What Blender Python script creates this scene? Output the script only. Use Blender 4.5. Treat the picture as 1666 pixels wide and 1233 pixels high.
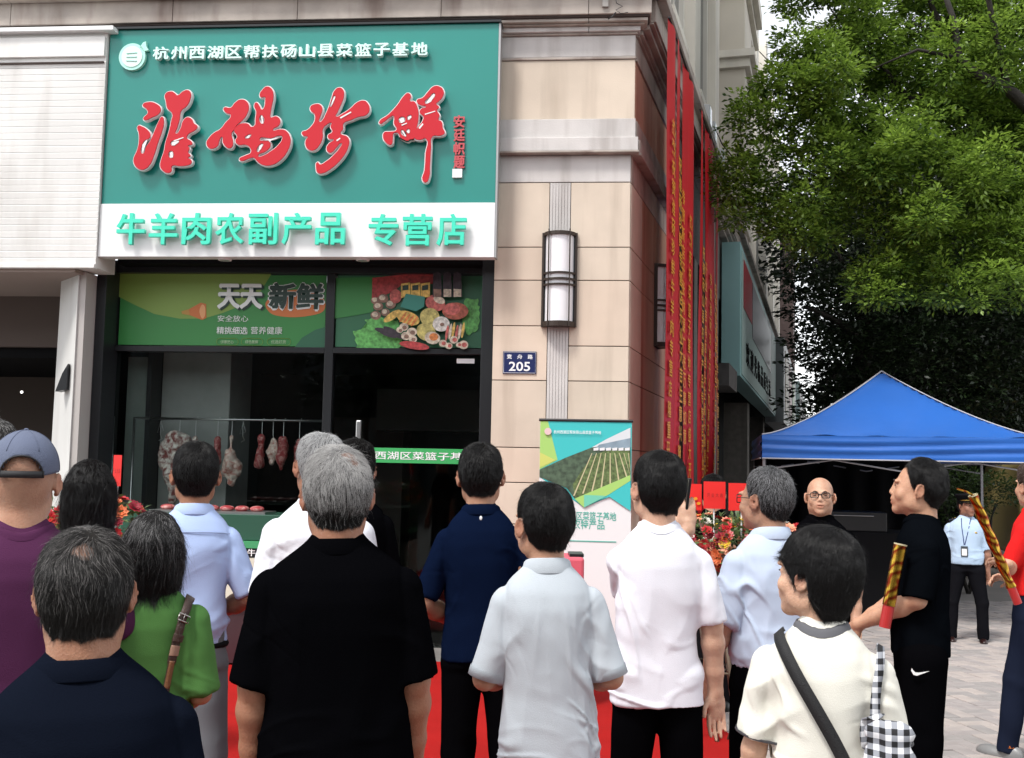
import bpy, bmesh, math, random
import numpy as np
from mathutils import Vector, Matrix, Euler
for o in list(bpy.data.objects): bpy.data.objects.remove(o)
SC = bpy.context.scene
COL = SC.collection
rnd = random.Random(7)
RN = np.random.RandomState(11)
PI = math.pi
# ------------------------------------------------------------------ camera
CF = 1750.0; CP = math.atan(141/CF); CR = 0.02; CH = 1.7
_F = Vector((0, math.cos(CP), math.sin(CP))); _R0 = Vector((1, 0, 0)); _U0 = Vector((0, -math.sin(CP), math.cos(CP)))
_R = _R0*math.cos(CR)+_U0*math.sin(CR); _U = -_R0*math.sin(CR)+_U0*math.cos(CR)
cam_d = bpy.data.cameras.new('camera'); cam = bpy.data.objects.new('camera', cam_d); COL.objects.link(cam)
cam_d.sensor_width = 36; cam_d.lens = CF/1666*36; cam_d.clip_end = 500; cam_d.clip_start = .05
M = Matrix.Identity(4)
for i in range(3):
    M[i][0] = _R[i]; M[i][1] = _U[i]; M[i][2] = -_F[i]
M.translation = Vector((0, 0, CH))
cam.matrix_world = M
SC.camera = cam
# ------------------------------------------------------------------ world, sun, exposure
SUN_EL, SUN_AZ = math.radians(58), math.radians(-140)      # azimuth of the light source, from +Y towards +X
w = bpy.data.worlds.new("World"); SC.world = w; w.use_nodes = True
nt = w.node_tree; nt.nodes.clear()
sky = nt.nodes.new('ShaderNodeTexSky'); sky.sky_type = 'NISHITA'; sky.sun_disc = False
sky.sun_elevation = SUN_EL; sky.sun_rotation = SUN_AZ; sky.air_density = 1.0; sky.dust_density = 1.0; sky.ozone_density = 1.0
hs = nt.nodes.new('ShaderNodeHueSaturation'); hs.inputs['Saturation'].default_value = .16; hs.inputs['Value'].default_value = 1.25
bg = nt.nodes.new('ShaderNodeBackground'); bg.inputs['Strength'].default_value = .15
wo = nt.nodes.new('ShaderNodeOutputWorld')
nt.links.new(sky.outputs[0], hs.inputs['Color']); nt.links.new(hs.outputs[0], bg.inputs[0]); nt.links.new(bg.outputs[0], wo.inputs[0])
sd = bpy.data.lights.new('sun', 'SUN'); sd.energy = 1.8; sd.angle = math.radians(12); sd.color = (1, .97, .92)
sun = bpy.data.objects.new('sun', sd); COL.objects.link(sun)
_sv = Vector((math.sin(SUN_AZ)*math.cos(SUN_EL), math.cos(SUN_AZ)*math.cos(SUN_EL), math.sin(SUN_EL)))
sun.rotation_euler = _sv.to_track_quat('Z', 'Y').to_euler()
SC.view_settings.view_transform = 'Standard'; SC.view_settings.look = 'None'
SC.view_settings.exposure = 0.85; SC.view_settings.gamma = 1; SC.view_settings.use_curve_mapping = False
SC.cycles.max_bounces = 6; SC.cycles.diffuse_bounces = 2; SC.cycles.glossy_bounces = 3
SC.cycles.transparent_max_bounces = 8; SC.cycles.transmission_bounces = 4; SC.cycles.use_denoising = True
SC.cycles.use_adaptive_sampling = True

def ray(px, py): return _F*CF+_R*(px-833)+_U*(616.5-py)
def P(px, py, Y):
    d = ray(px, py); return Vector((0, 0, CH))+d*(Y/d.y)

# ------------------------------------------------------------------ materials
MATS = {}
def mat(name, col, rough=.6, objvar=0, var=.0, vscale=8, bump=0, bscale=60, metal=0, spec=.5, streak=None, stains=None, emit=None, trans=None, sss=0, alpha=None, coat=0, bump2=0, b2scale=8):
    if name in MATS: return MATS[name]
    m = bpy.data.materials.new(name); m.use_nodes = True; n = m.node_tree.nodes; l = m.node_tree.links
    b = n['Principled BSDF']
    b.inputs['Base Color'].default_value = (*col, 1); b.inputs['Roughness'].default_value = rough
    b.inputs['Metallic'].default_value = metal; b.inputs['Specular IOR Level'].default_value = spec
    if coat: b.inputs['Coat Weight'].default_value = coat; b.inputs['Coat Roughness'].default_value = .08
    tc = n.new('ShaderNodeTexCoord')
    cur = None
    if var:
        t = n.new('ShaderNodeTexNoise'); t.inputs['Scale'].default_value = vscale; t.inputs['Detail'].default_value = 5
        l.new(tc.outputs['Object'], t.inputs['Vector'])
        r = n.new('ShaderNodeMapRange'); r.inputs['From Min'].default_value = .3; r.inputs['From Max'].default_value = .7
        r.inputs['To Min'].default_value = 1-var; r.inputs['To Max'].default_value = 1+var
        l.new(t.outputs[0], r.inputs[0])
        mx = n.new('ShaderNodeVectorMath'); mx.operation = 'SCALE'; mx.inputs[0].default_value = col
        l.new(r.outputs[0], mx.inputs['Scale']); cur = mx.outputs[0]
    if objvar:
        oi = n.new('ShaderNodeObjectInfo'); r = n.new('ShaderNodeMapRange'); r.inputs['To Min'].default_value = 1-objvar; r.inputs['To Max'].default_value = 1+objvar; l.new(oi.outputs['Random'], r.inputs[0])
        mx = n.new('ShaderNodeVectorMath'); mx.operation = 'SCALE'
        if cur: l.new(cur, mx.inputs[0])
        else: mx.inputs[0].default_value = col
        l.new(r.outputs[0], mx.inputs['Scale']); cur = mx.outputs[0]
    if streak:   # vertical runs of water, dirt and, on the side wall, reflected banner red: (colour, strength, scale xy, scale z)
        scol, amt, sx, sz = streak
        mp = n.new('ShaderNodeMapping'); mp.inputs['Scale'].default_value = (sx, sx, sz)
        t = n.new('ShaderNodeTexNoise'); t.inputs['Scale'].default_value = 1; t.inputs['Detail'].default_value = 4
        l.new(tc.outputs['Object'], mp.inputs[0]); l.new(mp.outputs[0], t.inputs['Vector'])
        r = n.new('ShaderNodeMapRange'); r.inputs['From Min'].default_value = .5; r.inputs['From Max'].default_value = .72; r.inputs['To Max'].default_value = amt
        l.new(t.outputs[0], r.inputs[0])
        mx = n.new('ShaderNodeMix'); mx.data_type = 'RGBA'
        if cur: l.new(cur, mx.inputs[6])
        else: mx.inputs[6].default_value = (*col, 1)
        mx.inputs[7].default_value = (*scol, 1); l.new(r.outputs[0], mx.inputs[0]); cur = mx.outputs[2]
    if cur: l.new(cur, b.inputs['Base Color'])
    hgt = None
    for bs, bsc in ((bump, bscale), (bump2, b2scale)):
        if bs:
            t = n.new('ShaderNodeTexNoise'); t.inputs['Scale'].default_value = bsc; t.inputs['Detail'].default_value = 3
            l.new(tc.outputs['Object'], t.inputs['Vector'])
            bn = n.new('ShaderNodeBump'); bn.inputs['Strength'].default_value = bs; bn.inputs['Distance'].default_value = .01 if bsc > 20 else .03
            l.new(t.outputs[0], bn.inputs['Height'])
            if hgt: l.new(hgt, bn.inputs['Normal'])
            hgt = bn.outputs[0]
    if hgt: l.new(hgt, b.inputs['Normal'])
    if emit: b.inputs['Emission Color'].default_value = (*emit[0], 1); b.inputs['Emission Strength'].default_value = emit[1]
    if sss: b.inputs['Subsurface Weight'].default_value = sss; b.inputs['Subsurface Radius'].default_value = (.02, .008, .004); b.inputs['Subsurface Scale'].default_value = .5
    if trans: b.inputs['Transmission Weight'].default_value = trans
    if alpha is not None: b.inputs['Alpha'].default_value = alpha
    MATS[name] = m; return m

# ------------------------------------------------------------------ object helpers
def tag(o, label=None, cat=None, group=None, kind=None):
    if label: o['label'] = label
    if cat: o['category'] = cat
    if group: o['group'] = group
    if kind: o['kind'] = kind
    return o
def thing(name, label, cat, loc=(0, 0, 0), group=None, mw=None):
    o = bpy.data.objects.new(name, None); COL.objects.link(o); o.empty_display_size = .1
    if mw is not None: o.matrix_world = mw
    else: o.location = loc
    return tag(o, label, cat, group)
class MB:
    def __init__(s): s.v = []; s.f = []
    def add(s, v, f):
        n = len(s.v); s.v += [tuple(p) for p in v]; s.f += [tuple(i+n for i in q) for q in f]; return s
    def box(s, a, b):
        x0, y0, z0 = a; x1, y1, z1 = b
        return s.add([(x0,y0,z0),(x1,y0,z0),(x1,y1,z0),(x0,y1,z0),(x0,y0,z1),(x1,y0,z1),(x1,y1,z1),(x0,y1,z1)],
                     [(0,3,2,1),(4,5,6,7),(0,1,5,4),(1,2,6,5),(2,3,7,6),(3,0,4,7)])
    def tube(s, pts, r, n=10, cap=True):
        pts = [Vector(p) for p in pts]; rs = r if hasattr(r, '__len__') else [r]*len(pts)
        rings = []; up = None
        for i, p in enumerate(pts):
            t = (pts[min(i+1, len(pts)-1)]-pts[max(i-1, 0)]).normalized()
            if up is None: up = Vector((0, 0, 1)) if abs(t.z) < .9 else Vector((1, 0, 0))
            a = t.cross(up).normalized(); up = a.cross(t).normalized()
            rings.append([p+(a*math.cos(2*PI*k/n)+up*math.sin(2*PI*k/n))*rs[i] for k in range(n)])
        v = [q for rg in rings for q in rg]; f = []
        for i in range(len(pts)-1):
            for k in range(n): f.append((i*n+k, i*n+(k+1)%n, (i+1)*n+(k+1)%n, (i+1)*n+k))
        if cap: f.append(tuple(range(n))[::-1]); f.append(tuple((len(pts)-1)*n+k for k in range(n)))
        return s.add(v, f)
    def disc(s, c, rx, rz, n=20, y=0, rot=0):
        v = []
        for k in range(n):
            a = 2*PI*k/n; x, z = rx*math.cos(a), rz*math.sin(a)
            v.append((c[0]+x*math.cos(rot)-z*math.sin(rot), y, c[1]+x*math.sin(rot)+z*math.cos(rot)))
        return s.add(v, [tuple(range(n))])
    def poly(s, pts, y0, y1=None):    # xz polygon, flat or extruded along y
        n = len(pts)
        if y1 is None: return s.add([(p[0], y0, p[1]) for p in pts], [tuple(range(n))])
        s.add([(p[0], y0, p[1]) for p in pts]+[(p[0], y1, p[1]) for p in pts],
              [tuple(range(n)), tuple(range(2*n-1, n-1, -1))]+[(i, n+i, n+(i+1)%n, (i+1)%n) for i in range(n)]); return s
    def ell(s, c, r, nu=12, nv=8):
        v = []; f = []
        for j in range(nv+1):
            th = PI*j/nv
            for i in range(nu):
                ph = 2*PI*i/nu; v.append((c[0]+r[0]*math.sin(th)*math.cos(ph), c[1]+r[1]*math.sin(th)*math.sin(ph), c[2]+r[2]*math.cos(th)))
        for j in range(nv):
            for i in range(nu): f.append((j*nu+i, (j+1)*nu+i, (j+1)*nu+(i+1)%nu, j*nu+(i+1)%nu))
        return s.add(v, f)
    def mesh(s, name, m=None, smooth=False):
        me = bpy.data.meshes.new(name); me.from_pydata(s.v, [], s.f); me.update()
        bm = bmesh.new(); bm.from_mesh(me); bmesh.ops.recalc_face_normals(bm, faces=bm.faces); bm.to_mesh(me); bm.free()
        if m: me.materials.append(m)
        if smooth: me.shade_smooth()
        return me
    def build(s, name, m, parent=None, smooth=False, bevel=0, label=None):
        return link(name, s.mesh(name, m, smooth), parent, bevel, label)
def link(name, me, parent=None, bevel=0, label=None):
    o = bpy.data.objects.new(name, me); COL.objects.link(o)
    if parent: o.parent = parent
    if bevel:
        md = o.modifiers.new('b', 'BEVEL'); md.width = bevel; md.segments = 2; md.limit_method = 'ANGLE'
    if label: o['label'] = label
    return o
def box(name, a, b, m, parent=None, bevel=0, label=None): return MB().box(a, b).build(name, m, parent, bevel=bevel, label=label)
def curve_mesh(cu, name, m):
    o = bpy.data.objects.new('tmp', cu); COL.objects.link(o); dg = bpy.context.evaluated_depsgraph_get()
    me = bpy.data.meshes.new_from_object(o.evaluated_get(dg)); bpy.data.objects.remove(o); bpy.data.curves.remove(cu)
    me.name = name; me.materials.clear(); me.materials.append(m); return me
def text_mesh(s, size, m, ext=0, off=0, width=None, res=3, spacing=1, name='lettering', align='LEFT'):
    cu = bpy.data.curves.new(name, 'FONT'); cu.body = s; cu.size = size; cu.extrude = ext; cu.offset = off; cu.resolution_u = res
    cu.space_character = spacing; cu.align_x = align
    return curve_mesh(cu, name, m)
def put_text(s, parent, x, y, z, w, h, m, ext=0, off=0, name='lettering', vertical=False, spacing=1):
    """text fitted in the xz plane of the parent: lower-left (x,z), width w, height h, facing -y"""
    me = text_mesh(s, 1, m, ext, min(off, .016), spacing=spacing, name=name)
    n = len(me.vertices); co = np.empty(n*3); me.vertices.foreach_get('co', co); co = co.reshape(-1, 3)
    lo, hi = co.min(0), co.max(0); sx = w/(hi[0]-lo[0]); sz = h/(hi[1]-lo[1])
    q = np.stack([(co[:, 0]-lo[0])*sx+x, y-(co[:, 2]-lo[2]), (co[:, 1]-lo[1])*sz+z], 1)
    me.vertices.foreach_set('co', q.ravel()); me.update()
    if off > .016:      # heavier stroke: shifted copies, each a hair behind the other
        e = (off-.016)*h*1.1; bm = bmesh.new()
        for i, (ax, az) in enumerate(((0, 0), (1, 0), (-1, 0), (0, 1), (0, -1))):
            me.transform(Matrix.Translation((ax*e, .0006*i, az*e))); bm.from_mesh(me); me.transform(Matrix.Translation((-ax*e, -.0006*i, -az*e)))
        bm.to_mesh(me); bm.free()
    return link(name, me, parent)
def copy_tree(o, parent=None):
    c = o.copy(); COL.objects.link(c)
    if parent: c.parent = parent
    for ch in list(o.children): copy_tree(ch, c)
    return c
# ------------------------------------------------------------------ implicit surfaces on a grid, meshed by surface nets
def smin(a, b, k):
    if k <= 0: return np.minimum(a, b)
    h = np.maximum(k-np.abs(a-b), 0)/k
    return np.minimum(a, b)-h*h*k*.25
class Grid:
    def __init__(s, lo, hi, h):
        s.lo = np.array(lo, float); s.h = h; s.n = np.ceil((np.array(hi)-s.lo)/h).astype(int)+1
        s.D = np.full(s.n, .5, np.float32); s.ax = [s.lo[i]+h*np.arange(s.n[i]) for i in range(3)]
    def sub(s, lo, hi):
        a = np.clip(np.floor((np.array(lo)-s.lo)/s.h).astype(int), 0, s.n); b = np.clip(np.ceil((np.array(hi)-s.lo)/s.h).astype(int)+1, 0, s.n)
        return tuple(slice(i, j) for i, j in zip(a, b))
    def xyz(s, sl): return (s.ax[0][sl[0]][:, None, None], s.ax[1][sl[1]][None, :, None], s.ax[2][sl[2]][None, None, :])
    def add(s, fn, lo, hi, k=.01, op='u'):
        sl = s.sub(np.array(lo)-k-3*s.h, np.array(hi)+k+3*s.h)
        if min(x.stop-x.start for x in sl) <= 0: return
        d = fn(*s.xyz(sl)); cur = s.D[sl]
        if op == 'u': s.D[sl] = smin(cur, d, k)
        elif op == 's': s.D[sl] = -smin(-cur, d, k)
    def ell(s, c, r, k=.01, R=None, op='u'):
        c = np.array(c, float); r = np.array(r, float); m = r.max() if R is not None else r
        def fn(X, Y, Z):
            x, y, z = X-c[0], Y-c[1], Z-c[2]
            if R is not None: x, y, z = (R[0][0]*x+R[1][0]*y+R[2][0]*z, R[0][1]*x+R[1][1]*y+R[2][1]*z, R[0][2]*x+R[1][2]*y+R[2][2]*z)
            k0 = np.sqrt((x/r[0])**2+(y/r[1])**2+(z/r[2])**2); k1 = np.sqrt((x/r[0]**2)**2+(y/r[1]**2)**2+(z/r[2]**2)**2)+1e-6
            return k0*(k0-1)/k1
        s.add(fn, c-m, c+m, k, op)
    def cap(s, a, b, ra, rb, k=.01, flat=None, cut=False):
        a = np.array(a, float); b = np.array(b, float); ab = b-a; L2 = ab@ab; R = max(ra, rb)
        def fn(X, Y, Z):
            x, y, z = X-a[0], Y-a[1], Z-a[2]
            tt = (x*ab[0]+y*ab[1]+z*ab[2])/L2; t = np.clip(tt, 0, 1)
            d = np.sqrt((x-t*ab[0])**2+(y-t*ab[1])**2+(z-t*ab[2])**2)-(ra+(rb-ra)*t)
            if cut: d = np.where(tt < 0, d, np.maximum(np.sqrt((x-tt*ab[0])**2+(y-tt*ab[1])**2+(z-tt*ab[2])**2)-(ra+(rb-ra)*np.clip(tt, 0, 1.1)), (tt-1)*math.sqrt(L2)))
            return d
        s.add(fn, np.minimum(a, b)-R, np.maximum(a, b)+R, k)
    def loft(s, zs, a, b, cy, n=2.3, k=.02, cx=None):
        zz = np.linspace(zs[0], zs[-1], 200)
        def sm(v):
            u = np.interp(zz, zs, v); ker = np.hanning(13); ker /= ker.sum(); return np.convolve(np.pad(u, 6, mode='edge'), ker, 'valid')
        A, B, Cc = sm(a), sm(b), sm(cy); CX = sm(cx) if cx is not None else np.zeros(200)
        def fn(X, Y, Z):
            aa, bb, cc, xx = (np.interp(Z, zz, q) for q in (A, B, Cc, CX))
            q = ((np.abs(X-xx)/aa)**n+(np.abs(Y-cc)/bb)**n)**(1/n)
            return np.maximum((q-1)*np.minimum(aa, bb), np.maximum(Z-zs[-1], zs[0]-Z))
        mx = max(a)+.001+(max(abs(v) for v in cx) if cx is not None else 0); my = max(b)
        s.add(fn, (-mx, min(cy)-my, zs[0]), (mx, max(cy)+my, zs[-1]), k)
    def sample(s, p):
        q = (p-s.lo)/s.h; q = np.clip(q, 0, s.n-1.001); i = q.astype(int); f = q-i; D = s.D; r = 0
        for dx in (0, 1):
            for dy in (0, 1):
                for dz in (0, 1):
                    r = r+D[i[:, 0]+dx, i[:, 1]+dy, i[:, 2]+dz]*(f[:, 0] if dx else 1-f[:, 0])*(f[:, 1] if dy else 1-f[:, 1])*(f[:, 2] if dz else 1-f[:, 2])
        return r
    def grad(s, p):
        e = s.h; g = np.stack([s.sample(p+np.eye(3)[i]*e)-s.sample(p-np.eye(3)[i]*e) for i in range(3)], 1)
        return g/(np.linalg.norm(g, axis=1, keepdims=True)+1e-9)
    def nets(s):
        D = s.D; S = D < 0
        c = np.zeros(tuple(s.n-1), np.int8)
        for dx in (0, 1):
            for dy in (0, 1):
                for dz in (0, 1): c += S[dx:dx+s.n[0]-1, dy:dy+s.n[1]-1, dz:dz+s.n[2]-1]
        I = np.argwhere((c > 0) & (c < 8)); idx = np.full(c.shape, -1, np.int32); idx[I[:, 0], I[:, 1], I[:, 2]] = np.arange(len(I))
        val = {(dx, dy, dz): D[I[:, 0]+dx, I[:, 1]+dy, I[:, 2]+dz] for dx in (0, 1) for dy in (0, 1) for dz in (0, 1)}
        acc = np.zeros((len(I), 3)); cnt = np.zeros(len(I))
        for axis in range(3):
            o = [i for i in range(3) if i != axis]
            for u in (0, 1):
                for v in (0, 1):
                    a = [0, 0, 0]; a[o[0]] = u; a[o[1]] = v; b = list(a); b[axis] = 1
                    va, vb = val[tuple(a)], val[tuple(b)]; m = (va < 0) != (vb < 0)
                    t = np.where(m, va/(va-vb+1e-12), 0)
                    for j in range(3): acc[:, j] += m*(a[j] if j != axis else t)
                    cnt += m
        V = s.lo+(I+acc/cnt[:, None])*s.h
        Fs = []
        for axis in range(3):
            sl0 = [slice(None)]*3; sl1 = [slice(None)]*3; sl0[axis] = slice(0, -1); sl1[axis] = slice(1, None)
            a, b = S[tuple(sl0)], S[tuple(sl1)]; E = np.argwhere(a != b); o = [(axis+1) % 3, (axis+2) % 3]
            E = E[(E[:, o[0]] > 0) & (E[:, o[1]] > 0) & (E[:, o[0]] < s.n[o[0]]-1) & (E[:, o[1]] < s.n[o[1]]-1)]
            ins = a[E[:, 0], E[:, 1], E[:, 2]]
            q = []
            for (p0, p1) in ((-1, -1), (0, -1), (0, 0), (-1, 0)):
                e = E.copy(); e[:, o[0]] += p0; e[:, o[1]] += p1; q.append(idx[e[:, 0], e[:, 1], e[:, 2]])
            q = np.stack(q, 1); q[~ins] = q[~ins][:, ::-1]; Fs.append(q)
        return V, np.concatenate(Fs)
def np_mesh(name, V, Fq, m, smooth=True):
    me = bpy.data.meshes.new(name); n = len(Fq); k = Fq.shape[1]
    me.vertices.add(len(V)); me.vertices.foreach_set('co', np.ascontiguousarray(V, np.float32).ravel())
    me.loops.add(n*k); me.loops.foreach_set('vertex_index', np.ascontiguousarray(Fq, np.int32).ravel())
    me.polygons.add(n); me.polygons.foreach_set('loop_start', np.arange(n, dtype=np.int32)*k)
    me.update(calc_edges=True)
    if smooth: me.shade_smooth()
    if m: me.materials.append(m)
    return me
def noise3(p, seed=0):
    """gradient-free value noise, -1..1, p (N,3)"""
    i = np.floor(p).astype(np.int64); f = p-i; f = f*f*(3-2*f); r = 0
    for dx in (0, 1):
        for dy in (0, 1):
            for dz in (0, 1):
                h = (i[:, 0]+dx)*374761393+(i[:, 1]+dy)*668265263+(i[:, 2]+dz)*2147483647+seed*1274126177
                h = (h ^ (h >> 13))*1274126177; h = (h ^ (h >> 16)) & 0xffff
                r = r+(h/32767.5-1)*(f[:, 0] if dx else 1-f[:, 0])*(f[:, 1] if dy else 1-f[:, 1])*(f[:, 2] if dz else 1-f[:, 2])
    return r
def ridge(p, seed=0): return 1-np.abs(noise3(p, seed))*2.2
def crease(p, seed=0, w=.13): return np.exp(-(noise3(p, seed)/w)**2)*sstep(noise3(p*.37+7.3, seed+50), -.25, .35)
def sstep(x, a, b): t = np.clip((x-a)/(b-a), 0, 1); return t*t*(3-2*t)
# ------------------------------------------------------------------ people
def rotm(yaw, pitch=0, tilt=0):   # yaw: + turns to the person's left (towards -x when facing +y)
    return np.array(Euler((pitch, tilt, yaw)).to_matrix())
SKINS = {}
def skin_mat(col, hair):
    key = (tuple(col), tuple(hair))
    if key in SKINS: return SKINS[key]
    m = bpy.data.materials.new('skin'); m.use_nodes = True; n = m.node_tree.nodes; l = m.node_tree.links; b = n['Principled BSDF']
    b.inputs['Roughness'].default_value = .5; b.inputs['Specular IOR Level'].default_value = .35
    tc = n.new('ShaderNodeTexCoord'); t = n.new('ShaderNodeTexNoise'); t.inputs['Scale'].default_value = 14; t.inputs['Detail'].default_value = 5
    l.new(tc.outputs['Object'], t.inputs[0])
    rp = n.new('ShaderNodeValToRGB'); rp.color_ramp.elements[0].position = .32; rp.color_ramp.elements[1].position = .66; t.inputs['Roughness'].default_value = .7; t.inputs['Detail'].default_value = 8
    rp.color_ramp.elements[0].color = (col[0]*.84, col[1]*.74, col[2]*.72, 1); rp.color_ramp.elements[1].color = (col[0]*1.1, col[1]*1.12, col[2]*1.12, 1)
    l.new(t.outputs[0], rp.inputs[0])
    at = n.new('ShaderNodeAttribute'); at.attribute_name = 'scalp'
    mx = n.new('ShaderNodeMix'); mx.data_type = 'RGBA'; mx.inputs[7].default_value = (*[.55*h+.45*c*.35 for h, c in zip(hair, col)], 1)
    l.new(at.outputs['Fac'], mx.inputs[0]); l.new(rp.outputs[0], mx.inputs[6])
    at2 = n.new('ShaderNodeAttribute'); at2.attribute_name = 'flush'
    mx2 = n.new('ShaderNodeMix'); mx2.data_type = 'RGBA'; mx2.inputs[7].default_value = (col[0]*.8, col[1]*.48, col[2]*.45, 1)
    l.new(at2.outputs['Fac'], mx2.inputs[0]); l.new(mx.outputs[2], mx2.inputs[6]); l.new(mx2.outputs[2], b.inputs['Base Color'])
    b.inputs['Subsurface Weight'].default_value = .12; b.inputs['Subsurface Radius'].default_value = (.02, .008, .004); b.inputs['Subsurface Scale'].default_value = .4
    t2 = n.new('ShaderNodeTexNoise'); t2.inputs['Scale'].default_value = 180; l.new(tc.outputs['Object'], t2.inputs[0])
    bn = n.new('ShaderNodeBump'); bn.inputs['Strength'].default_value = .5; bn.inputs['Distance'].default_value = .003; l.new(t2.outputs[0], bn.inputs['Height']); l.new(bn.outputs[0], b.inputs['Normal'])
    SKINS[key] = m; return m
HAIRM = {}
def hair_mat(base, grey, greycol=(.45, .44, .43)):
    key = (base, grey, greycol)
    if key in HAIRM: return HAIRM[key]
    m = bpy.data.materials.new('hair'); m.use_nodes = True; n = m.node_tree.nodes; l = m.node_tree.links; b = n['Principled BSDF']
    b.inputs['Roughness'].default_value = .38; b.inputs['Specular IOR Level'].default_value = .35
    hi = n.new('ShaderNodeHairInfo'); rp = n.new('ShaderNodeValToRGB')
    rp.color_ramp.elements[0].color = (*greycol, 1); rp.color_ramp.elements[1].color = (*base, 1)
    rp.color_ramp.elements[0].position = max(grey-.12, 0); rp.color_ramp.elements[1].position = grey+.04
    if grey <= 0: rp.color_ramp.elements[0].color = (*[c*1.8 for c in base], 1); rp.color_ramp.elements[1].position = 1
    ga = n.new('ShaderNodeAttribute'); ga.attribute_name = 'greyp'; mm = n.new('ShaderNodeMath'); mm.operation = 'ADD'; l.new(hi.outputs['Random'], mm.inputs[0]); l.new(ga.outputs['Fac'], mm.inputs[1]); l.new(mm.outputs[0], rp.inputs[0]); l.new(rp.outputs[0], b.inputs['Base Color'])
    HAIRM[key] = m; return m
def cloth_mat(name, col, var=.05, weave=350, rough=.95, sheen=0, bump=.25):
    m = mat(name, col, rough, var=var, vscale=5, bump=bump, bscale=weave, spec=0 if max(col) < .05 else .12); return m
# hairline height (head frame) against azimuth from the face
HL_A = np.radians([0, 35, 55, 70, 80, 87, 104, 112, 140, 180])
HL_Z = {'short': [.080, .076, .050, .015, -.008, .024, .02, -.035, -.066, -.072],
        'pixie': [.050, .040, .012, -.012, -.030, -.012, -.008, -.060, -.098, -.108],
        'bob': [.06, .04, -.03, -.08, -.11, -.12, -.12, -.125, -.125, -.125],
        'high': [.094, .088, .062, .02, -.005, .025, .022, -.03, -.06, -.066],
        'shaved': [.5]*10}
def make_hand(G, W, d, nrm, side, curl, sc=1.0, spread=.0):
    """W wrist, d direction of the hand, nrm out of the back of the hand, side +1 puts the thumb on +cross side"""
    d = np.array(d, float); d /= np.linalg.norm(d); nrm = np.array(nrm, float); nrm -= d*(nrm@d); nrm /= np.linalg.norm(nrm); s = np.cross(d, nrm)*side
    W = np.array(W, float)
    Rm = np.stack([s, d, nrm], 1)
    G.ell(W+d*.048*sc, (.038*sc, .056*sc, .016*sc), .008, R=Rm)
    G.ell(W+d*.03*sc+s*.02*sc-nrm*.006*sc, (.018*sc, .034*sc, .016*sc), .01, R=Rm)
    for i, (off, L) in enumerate(((.029, .072), (.0095, .082), (-.0105, .076), (-.029, .06))):
        p = W+(d*(.088-.004*abs(i-1))+s*off)*sc; ang = curl*.35; dd = d+s*(off*spread)
        for j, fr in enumerate((.46, .31, .23)):
            dv = dd*math.cos(ang)-nrm*math.sin(ang); dv /= np.linalg.norm(dv); q = p+dv*L*fr*sc
            G.cap(p, q, (.0088-.0009*j)*sc, (.0081-.0009*j)*sc, .003); p = q; ang += curl*(.55 if j == 0 else .4)
    p = W+(d*.022+s*.03-nrm*.006)*sc; a = d*.75+s*.6-nrm*.25; a /= np.linalg.norm(a); q = p+a*.036*sc; G.cap(p, q, .0125*sc, .0105*sc, .006)
    a = d*.9+s*.25-nrm*(.3+.3*curl); a /= np.linalg.norm(a); q2 = q+a*.03*sc; G.cap(q, q2, .0102*sc, .0085*sc, .004)
def strands(name, roots, norms, Gd, whorl, L, n, m, parent, T=None, lift=.003, grav=.3, r0=.00035, curl=0, steps=5, seed=0, fwd=0, lenvar=.35, R=None, hc=None):
    rs = np.random.RandomState(seed); k = rs.randint(0, len(roots), n); p = roots[k]+rs.normal(0, .0022, (n, 3)); nr = norms[k]
    Ls = L(p) if callable(L) else np.full(n, L); Ls = Ls*(1+rs.uniform(-lenvar, lenvar, n)); st = (Ls/steps)[:, None]
    pts = [p-nr*.002]; q = p.copy(); jit = rs.normal(0, 1, (n, 3)); ph = rs.uniform(0, 6.28, n)
    down = R@np.array([0, 0, -1.]) if R is not None else np.array([0, 0, -1.])
    fw = R@np.array([0, 1., 0]) if R is not None else np.array([0, 1., 0])
    for i in range(steps):
        g = Gd.grad(q); v = q-whorl; v = v-g*(v*g).sum(1, keepdims=True); v /= np.linalg.norm(v, axis=1, keepdims=True)+1e-6
        cl = noise3(q*38, seed)[:, None]*.5*np.cross(g, v)
        v = v*(1-grav)+down*grav+fw*fwd+jit*.16+cl+g*lift*18
        if curl: v = v+curl*np.stack([np.sin(ph+i*2.2), np.cos(ph+i*2.2), np.sin(ph*2+i*2.6)], 1)
        v /= np.linalg.norm(v, axis=1, keepdims=True)
        q = q+v*st; dd = Gd.sample(q); tgt = lift*(i+1)/steps*(1+.6*jit[:, 0]); g = Gd.grad(q)
        q = q+g*np.clip(tgt-dd, -.003, .02)[:, None]*.8; pts.append(q)
    X = np.stack(pts, 1); hc_ = bpy.data.hair_curves.new(name); hc_.add_curves([steps+1]*n)
    hc_.attributes['position'].data.foreach_set('vector', X.reshape(-1).astype(np.float32))
    ra = hc_.attributes.get('radius') or hc_.attributes.new('radius', 'FLOAT', 'POINT')
    ra.data.foreach_set('value', np.tile(np.linspace(r0, r0*.35, steps+1), n).astype(np.float32))
    if hc is not None:
        ga = hc_.attributes.new('greyp', 'FLOAT', 'POINT'); ga.data.foreach_set('value', np.repeat(hc(p), steps+1).astype(np.float32))
    hc_.materials.append(m); o = bpy.data.objects.new(name, hc_); COL.objects.link(o); o.parent = parent
    return o
TZ = [.80, .88, .96, 1.05, 1.15, 1.25, 1.33, 1.385, 1.42, 1.445, 1.465, 1.485, 1.50]
TA = [.168, .163, .153, .143, .139, .143, .150, .146, .127, .103, .082, .064, .054]
TB = [.118, .116, .114, .112, .116, .120, .118, .106, .090, .078, .068, .058, .050]
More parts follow.
